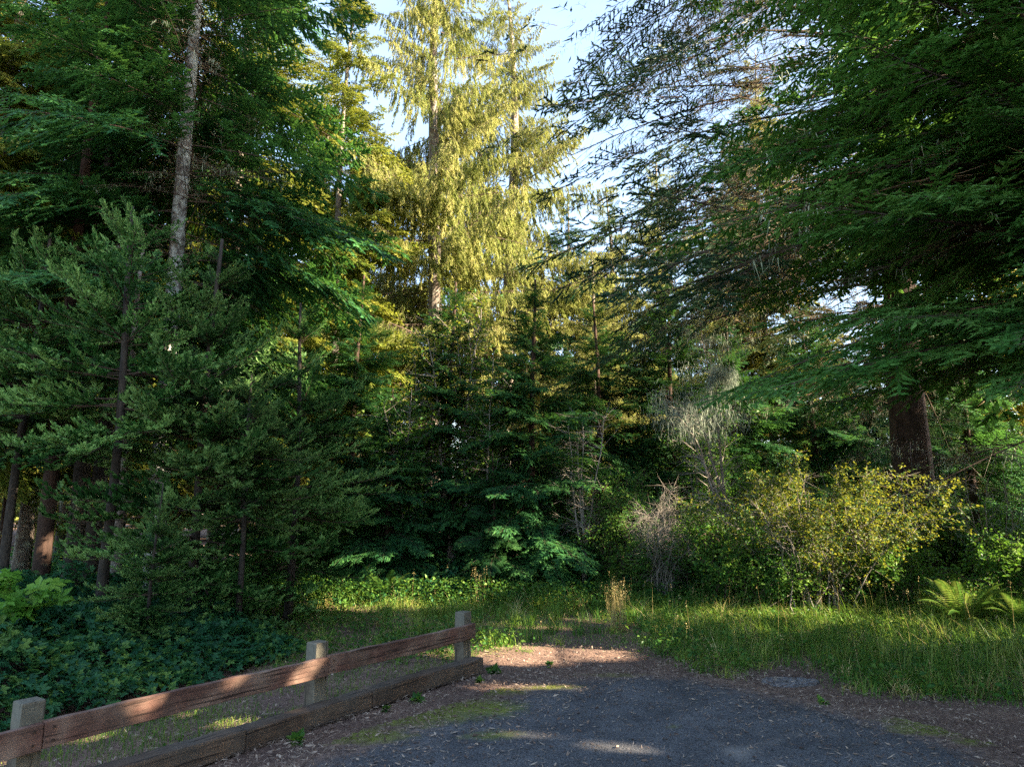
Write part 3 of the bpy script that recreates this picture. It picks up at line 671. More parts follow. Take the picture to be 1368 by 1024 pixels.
# right: broad fir reaching in from outside the frame
rg = rngs(9)
R2 = np.array([6.7, 7.4, .15])
nb = 82; zz = 3.15 + 7.6*np.linspace(0, 1, nb)**1.1; azd = rg.uniform(100, 228, nb)
Lb = rg.uniform(3.2, 5.0, nb); Lb *= np.where(azd > 205, .75, 1)
c2 = place(TF, 4.0, np.stack([zz*0, zz*0, zz], 1), np.radians(azd), np.radians(rg.uniform(-2, 12, nb)), Lb, rg.uniform(.16, .34, nb), rg, tip=.06, roll=.2)
rg = rngs(10); nb = 200; zz = rg.uniform(4, 19, nb); azd = rg.uniform(-100, 100, nb); 
c2b = place(TL, 3.0, np.stack([zz*0, zz*0, zz], 1), np.radians(azd), np.radians(rg.uniform(-4, 14, nb)), 4.2*np.clip(1.25-zz/20, .2, 1)*rg.uniform(.8, 1.1, nb), rg.uniform(.16, .34, nb), rg, tip=.04, roll=.2)
make_tree('broad_fir', R2, 'broad fir at the right edge, its glossy green flat boughs reaching in over the verge', 'tree', 20, .33, 'bark_dark', 'fir', join(c2, c2b),
          dead=join(dead_set(2.4, 5.5, 22, 3.0, 13, (2.2, 4.0)), dead_set(3.5, 8, 16, 4.4, 14, (2.0, 3.4), (4, -14))), seed=33, carve_it=True)

# trees outside the frame on the right that shade the lot
print('shade trees')
for i, (x, y, H, R) in enumerate([(11.5, 3.0, 22, 4.2), (10.5, -2.2, 21, 4.2), (15.5, 1.0, 24, 4.8), (14, 6.8, 17, 3.8), (12.6, 10.5, 8.5, 3.0), (17, 10.0, 12, 3.6), (16, -6, 22, 5), (21, 4.5, 24, 5), (9.5, -7.5, 20, 4)]):
    cs = conifer_crown(TX, 3.0, H, 1.2, egg(R), int(H*12), 150+i, el=(12, -10), curv=.2)
    make_tree('shade_conifer', (x, y, .15), 'tall conifer outside the right edge that shades the paved lot', 'tree', H, .25, 'bark_dark', 'hemlock', cs, group='conifers outside the right of the frame', seed=60+i, carve_it=True, sides=9)

# centre: young hemlocks
yh = make_tree('young_hemlock', tl(712, 14.0), 'dark young hemlock in the centre with soft feathery boughs down to the grass', 'tree', 6.3, .07, 'bark_dark', 'hemlock',
               conifer_crown(TH, 3.0, 6.2, .3, cone(2.2, .75), 150, 141, el=(30, -6), curv=.28), seed=41, sides=8)
yl = [(600, 15.2, 1.05, 'dark young hemlock left of the central one, below the tall spruce trunk'), (520, 13.6, .62, 'low young hemlock between the left spruces and the central hemlocks'), (660, 12.9, .42, 'smallest central hemlock, low boughs brushing the grass verge'),
      (800, 16.5, 1.05, 'dark hemlock right of centre beside the black gap'), (900, 17.0, 1.15, 'dark hemlock behind the lichen-covered tree'), (470, 17.5, 1.2, 'shaded hemlock rising behind the right end of the left spruce row'),
      (985, 17.5, 1.0, 'dark hemlock behind the sunlit bush'), (1090, 18, 1.1, 'dark hemlock deep behind the sunlit bush and left of the thick trunk'), (1300, 17, 1.1, 'dark hemlock behind and right of the thick trunk')]
for i, (px, D, s, lb) in enumerate(yl): dup(yh, tl(px, D), lb, 1.3*i+.5, s)

# far forest: four shapes, each with its own crown, copied
print('far forest')
far = []
fl = ['distant conifer filling the gap low between the left trunks', 'distant conifer glimpsed between the young spruces', 'distant conifer behind the slender hemlocks', 'distant conifer behind the central hemlocks']
G = 'distant conifers behind the forest edge'
for i, (px, D, H, R, key) in enumerate([(60, 26, 21, 4.0, 'farconifer'), (240, 30, 23, 4.3, 'farconifer'), (410, 27, 20, 3.8, 'farconifer'), (760, 29, 15, 4.0, 'darkspruce')]):
    cf = conifer_crown(TL, 3.0, H, .8, egg(R), int(H*11), 160+i, el=(14, -8), curv=.2)
    far.append(make_tree('distant_conifer', tl(px, D), fl[i], 'tree', H, .17, 'bark_grey', key, cf, group=G, seed=80+i, sides=8))
rg = rngs(44)
def side_word(px):
    return ('at far left' if px < 160 else 'on the left' if px < 420 else 'behind the tall drooping spruce' if px < 640 else 'right of the tall drooping spruce' if px < 820 else 'under the bare-twigged boughs' if px < 1020 else 'behind the broad fir boughs at right' if px < 1240 else 'at the far right')
farpos = [(-60, 32), (150, 36), (330, 34), (500, 38), (30, 44), (210, 48), (390, 46), (560, 32), (650, 44), (560, 52), (720, 36), (830, 42), (900, 34), (960, 50), (1040, 30), (1120, 40), (1190, 28), (1260, 36), (1340, 26), (1420, 34), (700, 55), (850, 60), (300, 58), (100, 60), (1150, 55), (1330, 50), (460, 62), (-150, 24), (1500, 22), (-220, 40), (1580, 45)]
ranks = ['nearest', 'second nearest', 'third nearest', 'fourth nearest', 'fifth nearest', 'farthest']
for k, (px, D) in enumerate(farpos):
    same = sorted(d for p, d in farpos if side_word(p) == side_word(px)); rk = ranks[min(5, same.index(D))] if D != same[-1] else 'farthest'
    b_ = far[k % 3] if px < 480 else far[[3, 3, 1, 3][k % 4]]
    sc_ = {0: .9, 1: .75, 2: 1.0}[k % 3]
    if 700 < px < 1040: sc_ = .62 + .1*(k % 3)
    if 450 < px <= 700: sc_ *= .8
    dup(b_, tl(px, D), rk+' conifer of the distant forest '+side_word(px), rg.uniform(0, 6.28), sc_, group='distant conifers '+side_word(px))

# ------------------------------------------------------------------ broadleaf shrubs
def leaves(P, rg, size, mi=0, rnd=None, upb=.9, droop=.2, lobed=False):
    n = len(P); nrm_ = norm(rg.normal(0, .55, (n, 3)) + np.array([0, 0, upb])); d = norm(np.cross(nrm_, rg.normal(0, 1, (n, 3))))
    d[:, 2] -= droop; d = norm(d); s = norm(np.cross(d, nrm_)); up = np.cross(s, d)
    sz = (size*rg.uniform(.6, 1.25, n))[:, None]
    if rnd is None: rnd = rg.random(n)
    b = P; tip = P+d*sz
    if not lobed:
        Lf = P+d*sz*.45+s*sz*.32+up*sz*.10; Rt = P+d*sz*.45-s*sz*.32+up*sz*.10
        T = np.stack([np.stack([b, Lf, tip], 1), np.stack([b, tip, Rt], 1)], 1); return soup(T, np.repeat(rnd, 2), mi)
    T = []
    for a, q in ((0, 1.0), (.8, .85), (-.8, .85), (1.7, .6), (-1.7, .6)):
        dd = d*math.cos(a)+s*math.sin(a); ss = -d*math.sin(a)+s*math.cos(a)
        T += [np.stack([b, b+dd*sz*q*.6+ss*sz*.2+up*sz*.08, b+dd*sz*q], 1), np.stack([b, b+dd*sz*q, b+dd*sz*q*.6-ss*sz*.2+up*sz*.08], 1)]
    return soup(np.stack(T, 1), np.repeat(rnd, 10), mi)
def shrub(seed, H, R, nst, twigs, lpt, size, wood=.012, lean=.4, lobed=False, spread=.05, hmin=.2, twl=.28):
    rg = rngs(seed); out = []
    ns = 7; base = rg.normal(0, R*.15, (nst, 3)); base[:, 2] = 0
    az = rg.uniform(0, 6.28, nst); rr = R*np.sqrt(rg.random(nst)); hh = H*rg.uniform(.6, 1.0, nst)*(1-.35*(rr/R)**2)
    t = np.linspace(0, 1, ns+1)
    P = np.stack([base[:, None, 0]+np.cos(az)[:, None]*rr[:, None]*t[None]**1.4, base[:, None, 1]+np.sin(az)[:, None]*rr[:, None]*t[None]**1.4, hh[:, None]*np.sin(t[None]*1.45)/math.sin(1.45)], -1)
    P[:, 1:] += rg.normal(0, .03*H/2, (nst, ns, 3))
    for k in range(ns): out.append(tubes(P[:, k], P[:, k+1], wood*(1-k/ns*.8), wood*(1-(k+1)/ns*.8), rg.random(nst), 1))
    i = rg.integers(0, nst, twigs); tt = np.power(rg.uniform(hmin**1.3, 1, twigs), .77)*ns*.999; k = tt.astype(int); f = (tt-k)[:, None]
    S = P[i, k]*(1-f)+P[i, k+1]*f
    d = norm(np.stack([np.cos(az[i])*lean, np.sin(az[i])*lean, np.full(twigs, .25)], 1)+rg.normal(0, .6, (twigs, 3))); ln_ = twl*rg.uniform(.4, 1.3, twigs)
    E = S+d*ln_[:, None]; E[:, 2] -= .08; out.append(spikes(S, E, wood*.3, rg.random(twigs), 1))
    j = np.repeat(np.arange(twigs), lpt); u = rg.uniform(.2, 1.05, len(j))[:, None]
    br = rg.random(twigs)
    if lpt: out.append(leaves(S[j]*(1-u)+E[j]*u+rg.normal(0, spread*.5, (len(j), 3)), rg, size, 0, np.clip(.7*br[j]+.3*rg.random(len(j)), 0, 1), lobed=lobed))
    s = join(*out); s.T[..., 2] = np.maximum(s.T[..., 2], .0); return s
def shrub_obj(name, loc, label, cat, s, key, wood='wood', group=None, sc=1, rz=0):
    root = empty(name, loc, label, cat, group, rz, sc)
    lv = s.M == 0
    if lv.any(): build_soup('foliage', Soup(s.T[lv], s.R[lv], s.M[lv]), [M[key]], root)
    build_soup('stems', Soup(s.T[~lv], s.R[~lv], np.zeros((~lv).sum(), np.int32)), [M[wood]], root)
    return root
print('shrubs')
shrub_obj('sunlit_bush', tl(1082, 11.2), 'big rounded bush with sunlit yellow-green leaves and tangled twigs, left of the thick dark trunk', 'bush', shrub(201, 2.55, 1.9, 84, 4200, 10, .048, .010, spread=.03, hmin=.08), 'yellowleaf', 'greywood')
gb = shrub_obj('green_bush', tl(975, 11.6), 'leafy green bush left of the big sunlit bush', 'bush', shrub(202, 1.7, 1.1, 34, 1500, 8, .065), 'shrub')
dup(gb, tl(890, 12.6), 'leafy green bush between the grey twiggy bush and the grass verge', 2.0, .8)
dup(gb, tl(800, 14.2), 'leafy green bush below the dead grey saplings', 3.1, 1.0)
dup(gb, tl(1360, 10.0), 'leafy bush at the right edge behind the ferns, tips in sun', 4.1, .85)
dup(gb, tl(1170, 12.6), 'leafy green bush between the sunlit bush and the thick dark trunk', 5.1, .9)
dup(gb, tl(540, 17), 'green bush glimpsed behind the low young hemlock left of centre', 1.1, 1.3)
dup(gb, tl(420, 14), 'green bush in shade behind the right young spruce of the left row', 2.6, 1.1)
dup(gb, tl(1290, 13), 'dark leafy bush in shade right of the thick trunk', 0.6, 1.1)
dup(gb, tl(640, 17), 'green bush deep behind the smallest central hemlock', 5.6, 1.4)
dup(gb, tl(1165, 11.0), 'low leafy green bush at the right foot of the big sunlit bush', 1.7, (.8, .8, .72))
dup(gb, tl(1010, 10.9), 'low leafy green bush at the left foot of the big sunlit bush', 3.9, (.75, .75, .7))
lb_ = shrub_obj('light_green_shrub', tl(835, 13.2), 'pale feathery green shrub beside the grey twiggy bush', 'bush', shrub(203, 2.5, 1.0, 40, 1600, 7, .045, .008), 'shrub')
dup(lb_, tl(1015, 13.4), 'upright green shrub with thin bare stems behind the sunlit bush', 2.2, 1.15)
# grey twiggy bush, dead saplings
def dup1(*a): pass
shrub_obj('twiggy_bush', tl(878, 12.3), 'leafless grey bush of fine upright twigs, right of centre', 'bush', shrub(204, 2.1, .8, 46, 2000, 0, .05, .007, twl=.45), 'shrub', 'greywood')
def sapling(seed, H, n, r=.025, spread=.5, tw=60, wood='greywood', leaf=None, twl=.6):
    rg = rngs(seed); out = []; k = 9
    for s in range(n):
        az = rg.uniform(0, 6.28); t = np.linspace(0, 1, k+1); h = H*rg.uniform(.65, 1)
        P = np.stack([np.cos(az)*spread*t**1.2*rg.uniform(.3, 1), np.sin(az)*spread*t**1.2*rg.uniform(.3, 1), h*t], 1); P[1:] += np.cumsum(rg.normal(0, .035, (k, 3)), 0)*np.array([1, 1, .2])
        out.append(tubes(P[:-1], P[1:], r*(1-t[:-1]*.8), r*(1-t[1:]*.8), .5, 1))
        q = rg.uniform(2.5, k-.01, tw); ii = q.astype(int); f = (q-ii)[:, None]; S = P[ii]*(1-f)+P[ii+1]*f
        d = norm(rg.normal(0, 1, (tw, 3))*np.array([1, 1, .35])+np.array([0, 0, .35])); E = S+d*(twl*rg.uniform(.3, 1, tw))[:, None]
        out.append(spikes(S, E, r*.22, .5, 1))
        S2 = S+(E-S)*rg.uniform(.3, .8, (tw, 1)); E2 = S2+norm(norm(E-S)+rg.normal(0, .6, (tw, 3)))*.25; out.append(spikes(S2, E2, r*.14, .5, 1))
        if leaf:
            nl, sz = leaf; j = rg.integers(0, tw, nl); u = rg.uniform(.15, 1.1, (nl, 1)); out.append(leaves(S[j]+(E[j]-S[j])*u+rg.normal(0, .06, (nl, 3)), rg, sz))
    return join(*out)
shrub_obj('dead_sapling', tl(778, 13.4), 'dead grey many-stemmed sapling against the black gap right of centre', 'tree', sapling(211, 3.6, 4, .028, .45, 50, twl=.7), 'shrub', 'greywood')
shrub_obj('bare_shrub', tl(1060, 10.7), 'tangle of bare brown arching stems in front of the big sunlit bush', 'bush', shrub(206, 2.3, 1.3, 16, 260, 0, .05, .009, twl=.55), 'shrub', 'greywood')
shrub_obj('bare_shrub', tl(1320, 11.5), 'thin bare stems standing in shade right of the thick dark trunk', 'bush', shrub(207, 3.0, 1.1, 12, 200, 0, .05, .010, twl=.6), 'shrub', 'greywood')
sp_ = shrub_obj('alder_sapling', tl(604, 14.6), 'slender pale-stemmed alder with yellowing leaves in front of the tall spruce trunk', 'tree', sapling(212, 6.6, 4, .05, .9, 70, twl=.9, leaf=(1100, .085)), 'yellowleaf', 'greywood')
dup(sp_, tl(650, 15.6), 'pale-stemmed alder right of the similar one, tips just under the drooping spruce', 2.0, 1.0)
sg = shrub_obj('alder_sapling', tl(560, 14.0), 'green-leaved alder between the low young hemlock and the yellowing alders', 'tree', sapling(213, 4.3, 4, .035, .9, 60, twl=.8, leaf=(1300, .08)), 'shrub', 'greywood')
dup(sg, tl(640, 13.8), 'green-leaved alder in front of the central hemlocks', 3.3, 1.0)
dup(sg, tl(950, 15.2), 'green-leaved alder behind the leafy bush, right of the lichen tree', 4.4, .95)
# lichen-draped tree
rg = rngs(220)
root = empty('lichen_tree', tl(985, 12.9), 'small tree draped in pale grey-green lichen, right of centre', 'tree')
ls = sapling(221, 4.9, 4, .04, .9, 60, twl=.9); build_soup('stems', Soup(ls.T, ls.R, np.zeros(len(ls.T), np.int32)), [M['greywood']], root)
tw = ls.T[:, 2]; tw = tw[(tw[:, 2] > 2.9)]; nL = 4000; c_ = tw[rg.integers(0, len(tw), nL)] + rg.normal(0, .10, (nL, 3)); e_ = c_+rg.normal(0, .05, (nL, 3))+np.array([0, 0, -1])*rg.uniform(.04, .22, (nL, 1)); w_ = norm(rg.normal(0, 1, (nL, 3)))*.006
cl = norm(rg.normal(0, 1, (3500, 3)))*rg.uniform(.2, 1, (3500, 1))*np.array([.34, .3, .34]) + np.array([-.35, -.5, 3.95]); e2 = cl+rg.normal(0, .05, (3500, 3))+np.array([0, 0, -1])*rg.uniform(.03, .15, (3500, 1)); w2 = norm(rg.normal(0, 1, (3500, 3)))*.006; kk = snoise(cl[:, 0]*3, cl[:, 2]*3, 2.5, 31) > .0; cl, e2, w2 = cl[kk], e2[kk], w2[kk]
build_soup('lichen', join(soup(np.stack([c_-w_, c_+w_, e_], 1), rg.random(nL)), soup(np.stack([cl-w2, cl+w2, e2], 1), rg.random(len(cl)))), [M['palelichen']], root)
# small maple seedling at the left edge
shrub_obj('maple_sapling', tl(20, 7.0), 'small bright green maple sapling at the left edge above the brambles', 'tree', shrub(230, 1.35, .45, 6, 60, 3, .15, .008, lobed=True, hmin=.5), 'maple')

# ------------------------------------------------------------------ ferns
def fern(seed, n=16, L=.75, w=.13, arch=.8):
    rg = rngs(seed); out = []
    for i in range(n):
        az = rg.uniform(0, 6.28); Lf = L*rg.uniform(.7, 1.1); k = 26; t = np.linspace(.08, 1, k); up = rg.uniform(.8, 1.5)
        R_ = Lf*(t*.75); Z_ = Lf*(up*t - arch*.75*t**2.2); P = np.stack([np.cos(az)*R_, np.sin(az)*R_, np.maximum(Z_, .03)], 1)
        out.append(tubes(P[:-1], P[1:], .003, .002, .6, 0))
        sd_ = np.array([-math.sin(az), math.cos(az), 0]); fw = norm(np.gradient(P, axis=0))
        wl_ = (w*np.sin(np.clip(t*1.25, 0, 1)*math.pi*.5)*np.power(1-t, .55)+.012)[:, None]
        for s in (1, -1):
            tip = P+sd_*s*wl_+fw*wl_*.35+np.array([0, 0, -.25])*wl_; h = .011
            out.append(soup(np.stack([P-fw*h, P+fw*h, tip], 1), rg.random()*.8+.1*rg.random(k)))
    return join(*out)
def fern_obj(nm, loc, label, s, key, group=None):
    return tag(build_soup(nm, s, [M[key]]), label, 'fern', group), loc
f1, lc = fern_obj('sword_fern', tl(1268, 9.6), 'sunlit yellow-green fern clump at the right, below the thick dark trunk', fern(301, 44, .78), 'bracken'); f1.location = lc
f2, lc = fern_obj('sword_fern', tl(810, 13.0), 'green sword fern right of centre behind the tall dry grass', fern(302, 22, .9), 'fern'); f2.location = lc
for k, (px, D, s, lb) in enumerate([(1345, 9.2, .8, 'fern with a reddish dry frond near the right edge'), (745, 13.4, 1.1, 'green sword fern at the foot of the dark central hemlock'), (700, 13.0, .9, 'green sword fern left of the central hemlock foot, behind the grass'),
                             (870, 12.3, .9, 'green sword fern below the grey twiggy bush'), (1150, 10.6, .7, 'green fern at the right foot of the big sunlit bush'), (520, 12.2, .9, 'green fern in shade behind the sunlit grass left of the end post'), (1230, 11.5, .9, 'green fern at the foot of the thick dark trunk')]):
    o = (f1 if k == 0 else f2).copy(); COL.objects.link(o); o.location = tl(px, D); o.rotation_euler = (0, 0, k*1.1); o.scale = (s, s, s); o['label'] = lb

# ------------------------------------------------------------------ ground cover
print('ground cover')
def blades(P, rg, H, w, bend, rnd, mi=0, segs=3):
    n = len(P); az = rg.uniform(0, 6.28, n); d = np.stack([np.cos(az), np.sin(az), np.zeros(n)], 1); s = np.stack([-np.sin(az), np.cos(az), np.zeros(n)], 1)*(w/2*rg.uniform(.7, 1.2, n))[:, None]
    Hh = np.broadcast_to(H, (n,))*rg.uniform(.5, 1.2, n); bd = bend*rg.uniform(.3, 1.5, n)
    pts = []
    for q in range(segs+1):
        t = q/segs; pts.append(P + d*(Hh*bd*t*t)[:, None] + np.array([0, 0, 1])*(Hh*(t-.35*bd*t*t))[:, None])
    T = []
    for q in range(segs-1):
        a, b = s*(1-.3*q), s*(1-.3*(q+1)); T += [np.stack([pts[q]-a, pts[q]+a, pts[q+1]+b], 1), np.stack([pts[q]-a, pts[q+1]+b, pts[q+1]-b], 1)]
    a = s*(1-.3*(segs-1)); T.append(np.stack([pts[-2]-a, pts[-2]+a, pts[-1]], 1))
    return soup(np.stack(T, 1), np.repeat(rnd, len(T)), mi)
# the verge: between the litter edge and the forest
verge_px = [(628, 884), (680, 880), (740, 868), (830, 872), (880, 888), (930, 905), (985, 912), (1015, 905), (1050, 893), (1085, 903), (1115, 925), (1180, 938), (1260, 942), (1368, 950), (1440, 965)]
vp = [tuple(gnd(*q)[:2]) for q in verge_px]
verge = np.array(vp + [(14, 5.5), (16, 16), (-9, 16.5), (-9, 10.5), tuple(gnd(250, 870)[:2]), tuple(gnd(300, 905)[:2]), tuple(gnd(430, 908)[:2]), tuple(gnd(600, 884)[:2])])
def scatter(poly, n, rg, x0, x1, y0, y1):
    x = rg.uniform(x0, x1, n); y = rg.uniform(y0, y1, n); s = sdist(x, y, poly)
    return x, y, s
rg = rngs(400)
x, y, s = scatter(verge, 420000, rg, -9, 12, 5.5, 16)
dens = np.clip(-s/.5+.15, 0, 1)*np.clip(.75+.5*snoise(x, y, 2.0, 8), .1, 1)*np.where(y > 12.8, .35, 1)
k = (rg.random(len(x)) < dens*.62); x, y, s = x[k], y[k], s[k]
clump = np.clip(.5+.55*snoise(x, y, 3.2, 9)+.35*snoise(x, y, 8, 18), 0, 1.3)
hgt = .07+.24*np.clip(-s/.9, .1, 1)*clump + .14*np.clip((x-1.2)/1.5, 0, 1)*np.clip(-s/.5, 0, 1)
hgt = np.where((x < 1.8) & (y < 10.8), hgt*.5, hgt)
P = np.stack([x, y, terrain(x, y)-.01], 1)
tone = np.clip(.42+.35*snoise(x, y, 1.1, 10)+.25*snoise(x, y, 5, 20)+rg.normal(0, .25, len(x)), 0, 1)
gr = blades(P, rg, hgt, .0075, 1.05, tone)
dr = rg.random(len(tone)) < .09
gr.M = np.where(np.repeat(dr, 5), 1, 0).astype(np.int32)
# arching clumps of broader blades
cx, cy, cs_ = scatter(verge, 9000, rg, -9, 12, 5.8, 14.5)
kk = (cs_ < -.12) & (rg.random(9000) < np.clip(.16+.30*snoise(cx, cy, 1.3, 21)+.22*(cx > 1.5), .03, .6)*np.where((cx < 1.8) & (cy < 10.4), .3, 1)); cx, cy, cs_ = cx[kk], cy[kk], cs_[kk]
m_ = 34; j = np.repeat(np.arange(len(cx)), m_); hc = rg.uniform(.18, .50, len(cx))*np.clip(.35-cs_*.7, .4, 1.1)
P2 = np.stack([cx[j]+rg.normal(0, .05, len(j)), cy[j]+rg.normal(0, .05, len(j)), terrain(cx[j], cy[j])-.01], 1)
g2 = blades(P2, rg, hc[j], .010, .95, np.clip(np.repeat(rg.random(len(cx)), m_)*.8+rg.normal(0, .12, len(j))+.1, 0, 1), segs=4)
g2.M = np.where(np.repeat(np.repeat(rg.random(len(cx)) < .10, m_), 7), 1, 0).astype(np.int32)
gr = join(gr, g2); print('clumps', len(cx))
tag(build_soup('verge_grass', gr, [M['grass'], M['drygrass']]), 'green grass growing along the verge between the asphalt and the trees', 'grass', kind='stuff')
print('verge', len(x))
st_ = rg.choice(len(P), 900); Ss = P[st_]; Es = Ss+np.stack([rg.normal(0, .07, 900), rg.normal(0, .07, 900), rg.uniform(.25, .62, 900)*np.clip(hgt[st_]/.22, .4, 1.2)], 1)
tag(build_soup('dry_stalks', join(spikes(Ss, Es, .0022, rg.random(900), 0), leaves(np.repeat(Es, 7, 0)-np.array([0, 0, 1])*rg.uniform(0, .09, (6300, 1))+rg.normal(0, .006, (6300, 3)), rg, .018)), [M['drygrass']]), 'thin straw-coloured seed stalks standing in the verge grass', 'stalks', kind='stuff')
# low weeds among the grass
x, y, s = scatter(verge, 260000, rg, -9, 12, 5.5, 15.5)
k = (rg.random(len(x)) < np.clip(-s/.6, 0, .9)*np.clip(.35+1.0*snoise(x, y, 1.4, 11)+.25*(y > 11)+.3*(x > 1.6), 0, 1)); x, y = x[k], y[k]
P = np.stack([x, y, terrain(x, y)+rg.uniform(.03, .34, len(x))*np.clip(.6+.6*snoise(x, y, 1.1, 12)+.4*(y > 11), .2, 1.4)], 1)
tag(build_soup('low_weeds', leaves(P, rg, .058, upb=1.1, lobed=False), [M['shrub']]), 'low broad-leaved weeds mixed into the verge grass', 'weeds', kind='stuff')
# short grass and litter strip on the forest side of the barrier
strip = np.array([tuple(gnd(q[0], q[1])[:2]) for q in [(-80, 1100), (40, 990), (190, 955), (330, 915), (430, 905), (600, 870), (640, 872), (628, 888), (430, 950), (150, 1020), (20, 1060)]])
x, y, s = scatter(strip, 90000, rg, -6, 0, 3, 10)
k = (s < 0) & (rg.random(len(x)) < np.clip(.5+.9*snoise(x, y, 3.0, 13)+.25*(y > 7), .06, 1)*.9); x, y = x[k], y[k]
P = np.stack([x, y, terrain(x, y)-.005], 1)
tag(build_soup('strip_grass', blades(P, rg, np.full(len(x), .085), .006, .7, np.clip(.5+rg.normal(0, .25, len(x)), 0, 1), segs=2), [M['grass']]), 'short patchy grass on the strip behind the wooden barrier', 'grass', kind='stuff')

# tall dry tufts
def tuft(px, py, n, H, key, label, dry=False, w=.006, bend=.25, R=.14):
    c = gnd(px, py); rg = rngs(int(px)); az = rg.uniform(0, 6.28, n); r_ = R*np.sqrt(rg.random(n))
    P = np.stack([np.cos(az)*r_, np.sin(az)*r_, np.zeros(n)], 1)
    sp = blades(P, rg, np.full(n, H), w, bend, rg.random(n), segs=4)
    if dry:   # seed heads
        top = P + np.array([0, 0, 1])*H*rg.uniform(.75, 1.0, (n, 1)) + rg.normal(0, .03, (n, 3)); top = top[:n//2]
        j = np.repeat(np.arange(len(top)), 9); sp = join(sp, leaves(top[j]+rg.normal(0, .03, (len(j), 3))*np.array([.15, .15, 1.6]), rg, .014))
    o = tag(build_soup('grass_tuft', sp, [M[key]]), label, 'grass tuft', 'grass tufts standing above the verge'); o.location = (c[0], c[1], float(terrain(c[0], c[1]))); return o
tuft(825, 842, 150, .62, 'drygrass', 'tall straw-coloured dry grass tuft at the middle of the verge', True, .006, .12)
tuft(712, 856, 70, .36, 'grass', 'bright green arching grass tuft at the top of the lot', False, .011, .6)
tuft(600, 828, 90, .45, 'grass', 'sunlit arching grass tuft behind the end post', False, .012, .7, .3)
tuft(640, 812, 40, .6, 'drygrass', 'thin dry grass tuft with a reddish stalk behind the end post', True, .005, .3)
tuft(460, 830, 110, .4, 'grass', 'sunlit grass tuft between the middle and end posts', False, .01, .5, .4)
tuft(940, 850, 90, .38, 'grass', 'leafy grass tuft right of the dry one, in front of the green bush', False, .009, .5, .3)
tuft(1150, 895, 160, .50, 'grass', 'big lush green grass tuft in front of the sunlit bush', False, .013, .75, .45)
tuft(1260, 905, 140, .48, 'grass', 'lush drooping grass tuft right of the big one, pale blade tips', False, .012, .8, .4)
tuft(1345, 880, 140, .45, 'grass', 'lush grass tuft at the right edge below the ferns', False, .012, .8, .4)
tuft(880, 868, 60, .30, 'grass', 'small grass tuft at the litter edge right of centre', False, .008, .5, .2)

# bramble thicket left of the barrier
bp = np.array([tuple(gnd(q[0], q[1])[:2]) for q in [(-260, 1090), (-20, 1010), (60, 985), (150, 950), (240, 928), (320, 902), (390, 880), (400, 858), (360, 838), (280, 815)]] + [(-4.5, 10.4), (-12, 10.2), (-12, 4)])
x, y, s = scatter(bp, 240000, rg, -11, -1, 3.5, 11)
s = s + .22*snoise(x, y, 2.2, 23) + .10*snoise(x, y, 6, 24); k = (s < .0) & (rg.random(len(x)) < np.clip(-s/.25+.15, 0, 1)); x, y, s = x[k], y[k], s[k]
mh = np.clip(-s/.9, 0, 1)**.7*(.20+.42*np.clip((-x-2.8)/2.2, 0, 1))*(1+.6*snoise(x, y, 2.6, 14)+.25*snoise(x, y, 7, 19)) + .05
rr = rg.random(len(x))**.5
z = mh*np.where(rg.random(len(x)) < .75, .8+.25*rr, rr)
keep = rg.random(len(x)) < np.where(y < 8, .33, .2)
P = np.stack([x, y, z], 1)[keep]
lv = leaves(P, rg, .072, rnd=np.clip(.4+.3*snoise(P[:, 0], P[:, 1], 1.6, 15)+rg.normal(0, .28, len(P)), 0, 1), upb=1.0, lobed=True)
n_ = 500; j = rg.integers(0, len(P), n_); S = P[j]*np.array([1, 1, .2]); E = P[rg.integers(0, len(P), n_)]; E = S+(E-S)*(.5/np.maximum(np.linalg.norm(E-S, axis=1, keepdims=True), .5)); E[:, 2] = P[j][:, 2]
tag(build_soup('bramble_thicket', join(lv, spikes(S, E, .004, .5, 1)), [M['bramble'], M['wood']]), 'dense dark green bramble thicket left of the wooden barrier', 'brambles', kind='stuff')
print('bramble', len(P))
# under-storey leaves at the forest edge, beyond the verge
x = rg.uniform(-12, 13, 52000); y = rg.uniform(11.8, 19, 52000)
mh = np.clip((y-11.3)/1.5, .1, 1)*(.35+.5*np.clip(snoise(x, y, 1.1, 16), -.4, 1))
P = np.stack([x, y, terrain(x, y)+mh*rg.random(len(x))**.5], 1)
tag(build_soup('undergrowth', leaves(P, rg, .10, upb=1.0), [M['bramble']]), 'dark low undergrowth under the trees at the forest edge', 'undergrowth', kind='stuff')

# litter: fallen needles, twigs and leaves around the edge of the asphalt
x = rg.uniform(-5.5, 6, 900000); y = rg.uniform(2.2, 11, 900000); s = sdist(x, y, poly); sv_ = sdist(x, y, verge)
pr = np.where(s > 0, np.exp(-s/.9)*.75, np.exp(s/.38)*.8+.08); pr *= np.where(sv_ < -.5, .15, 1)
k = rg.random(len(x)) < pr*.42; x, y = x[k], y[k]; n_ = len(x)
az = rg.uniform(0, 6.28, n_); ln_ = rg.uniform(.012, .045, n_); d = np.stack([np.cos(az)*ln_, np.sin(az)*ln_, rg.uniform(-.004, .012, n_)], 1)
s_w = np.stack([-np.sin(az), np.cos(az), rg.normal(0, .3, n_)], 1)*rg.choice([.0015, .003, .008], n_, p=[.6, .3, .1])[:, None]
c = np.stack([x, y, terrain(x, y)+.030+rg.uniform(0, .006, n_)], 1)
T = np.stack([np.stack([c-s_w, c+s_w, c+d], 1), np.stack([c-s_w, c+s_w, c-d*.6], 1)], 1)
tag(build_soup('needle_litter', soup(T, np.repeat(rg.random(n_), 2)), [M['litter']]), 'fallen needles, bark flakes and twigs strewn round the asphalt edge', 'litter', kind='stuff')
print('litter', n_)
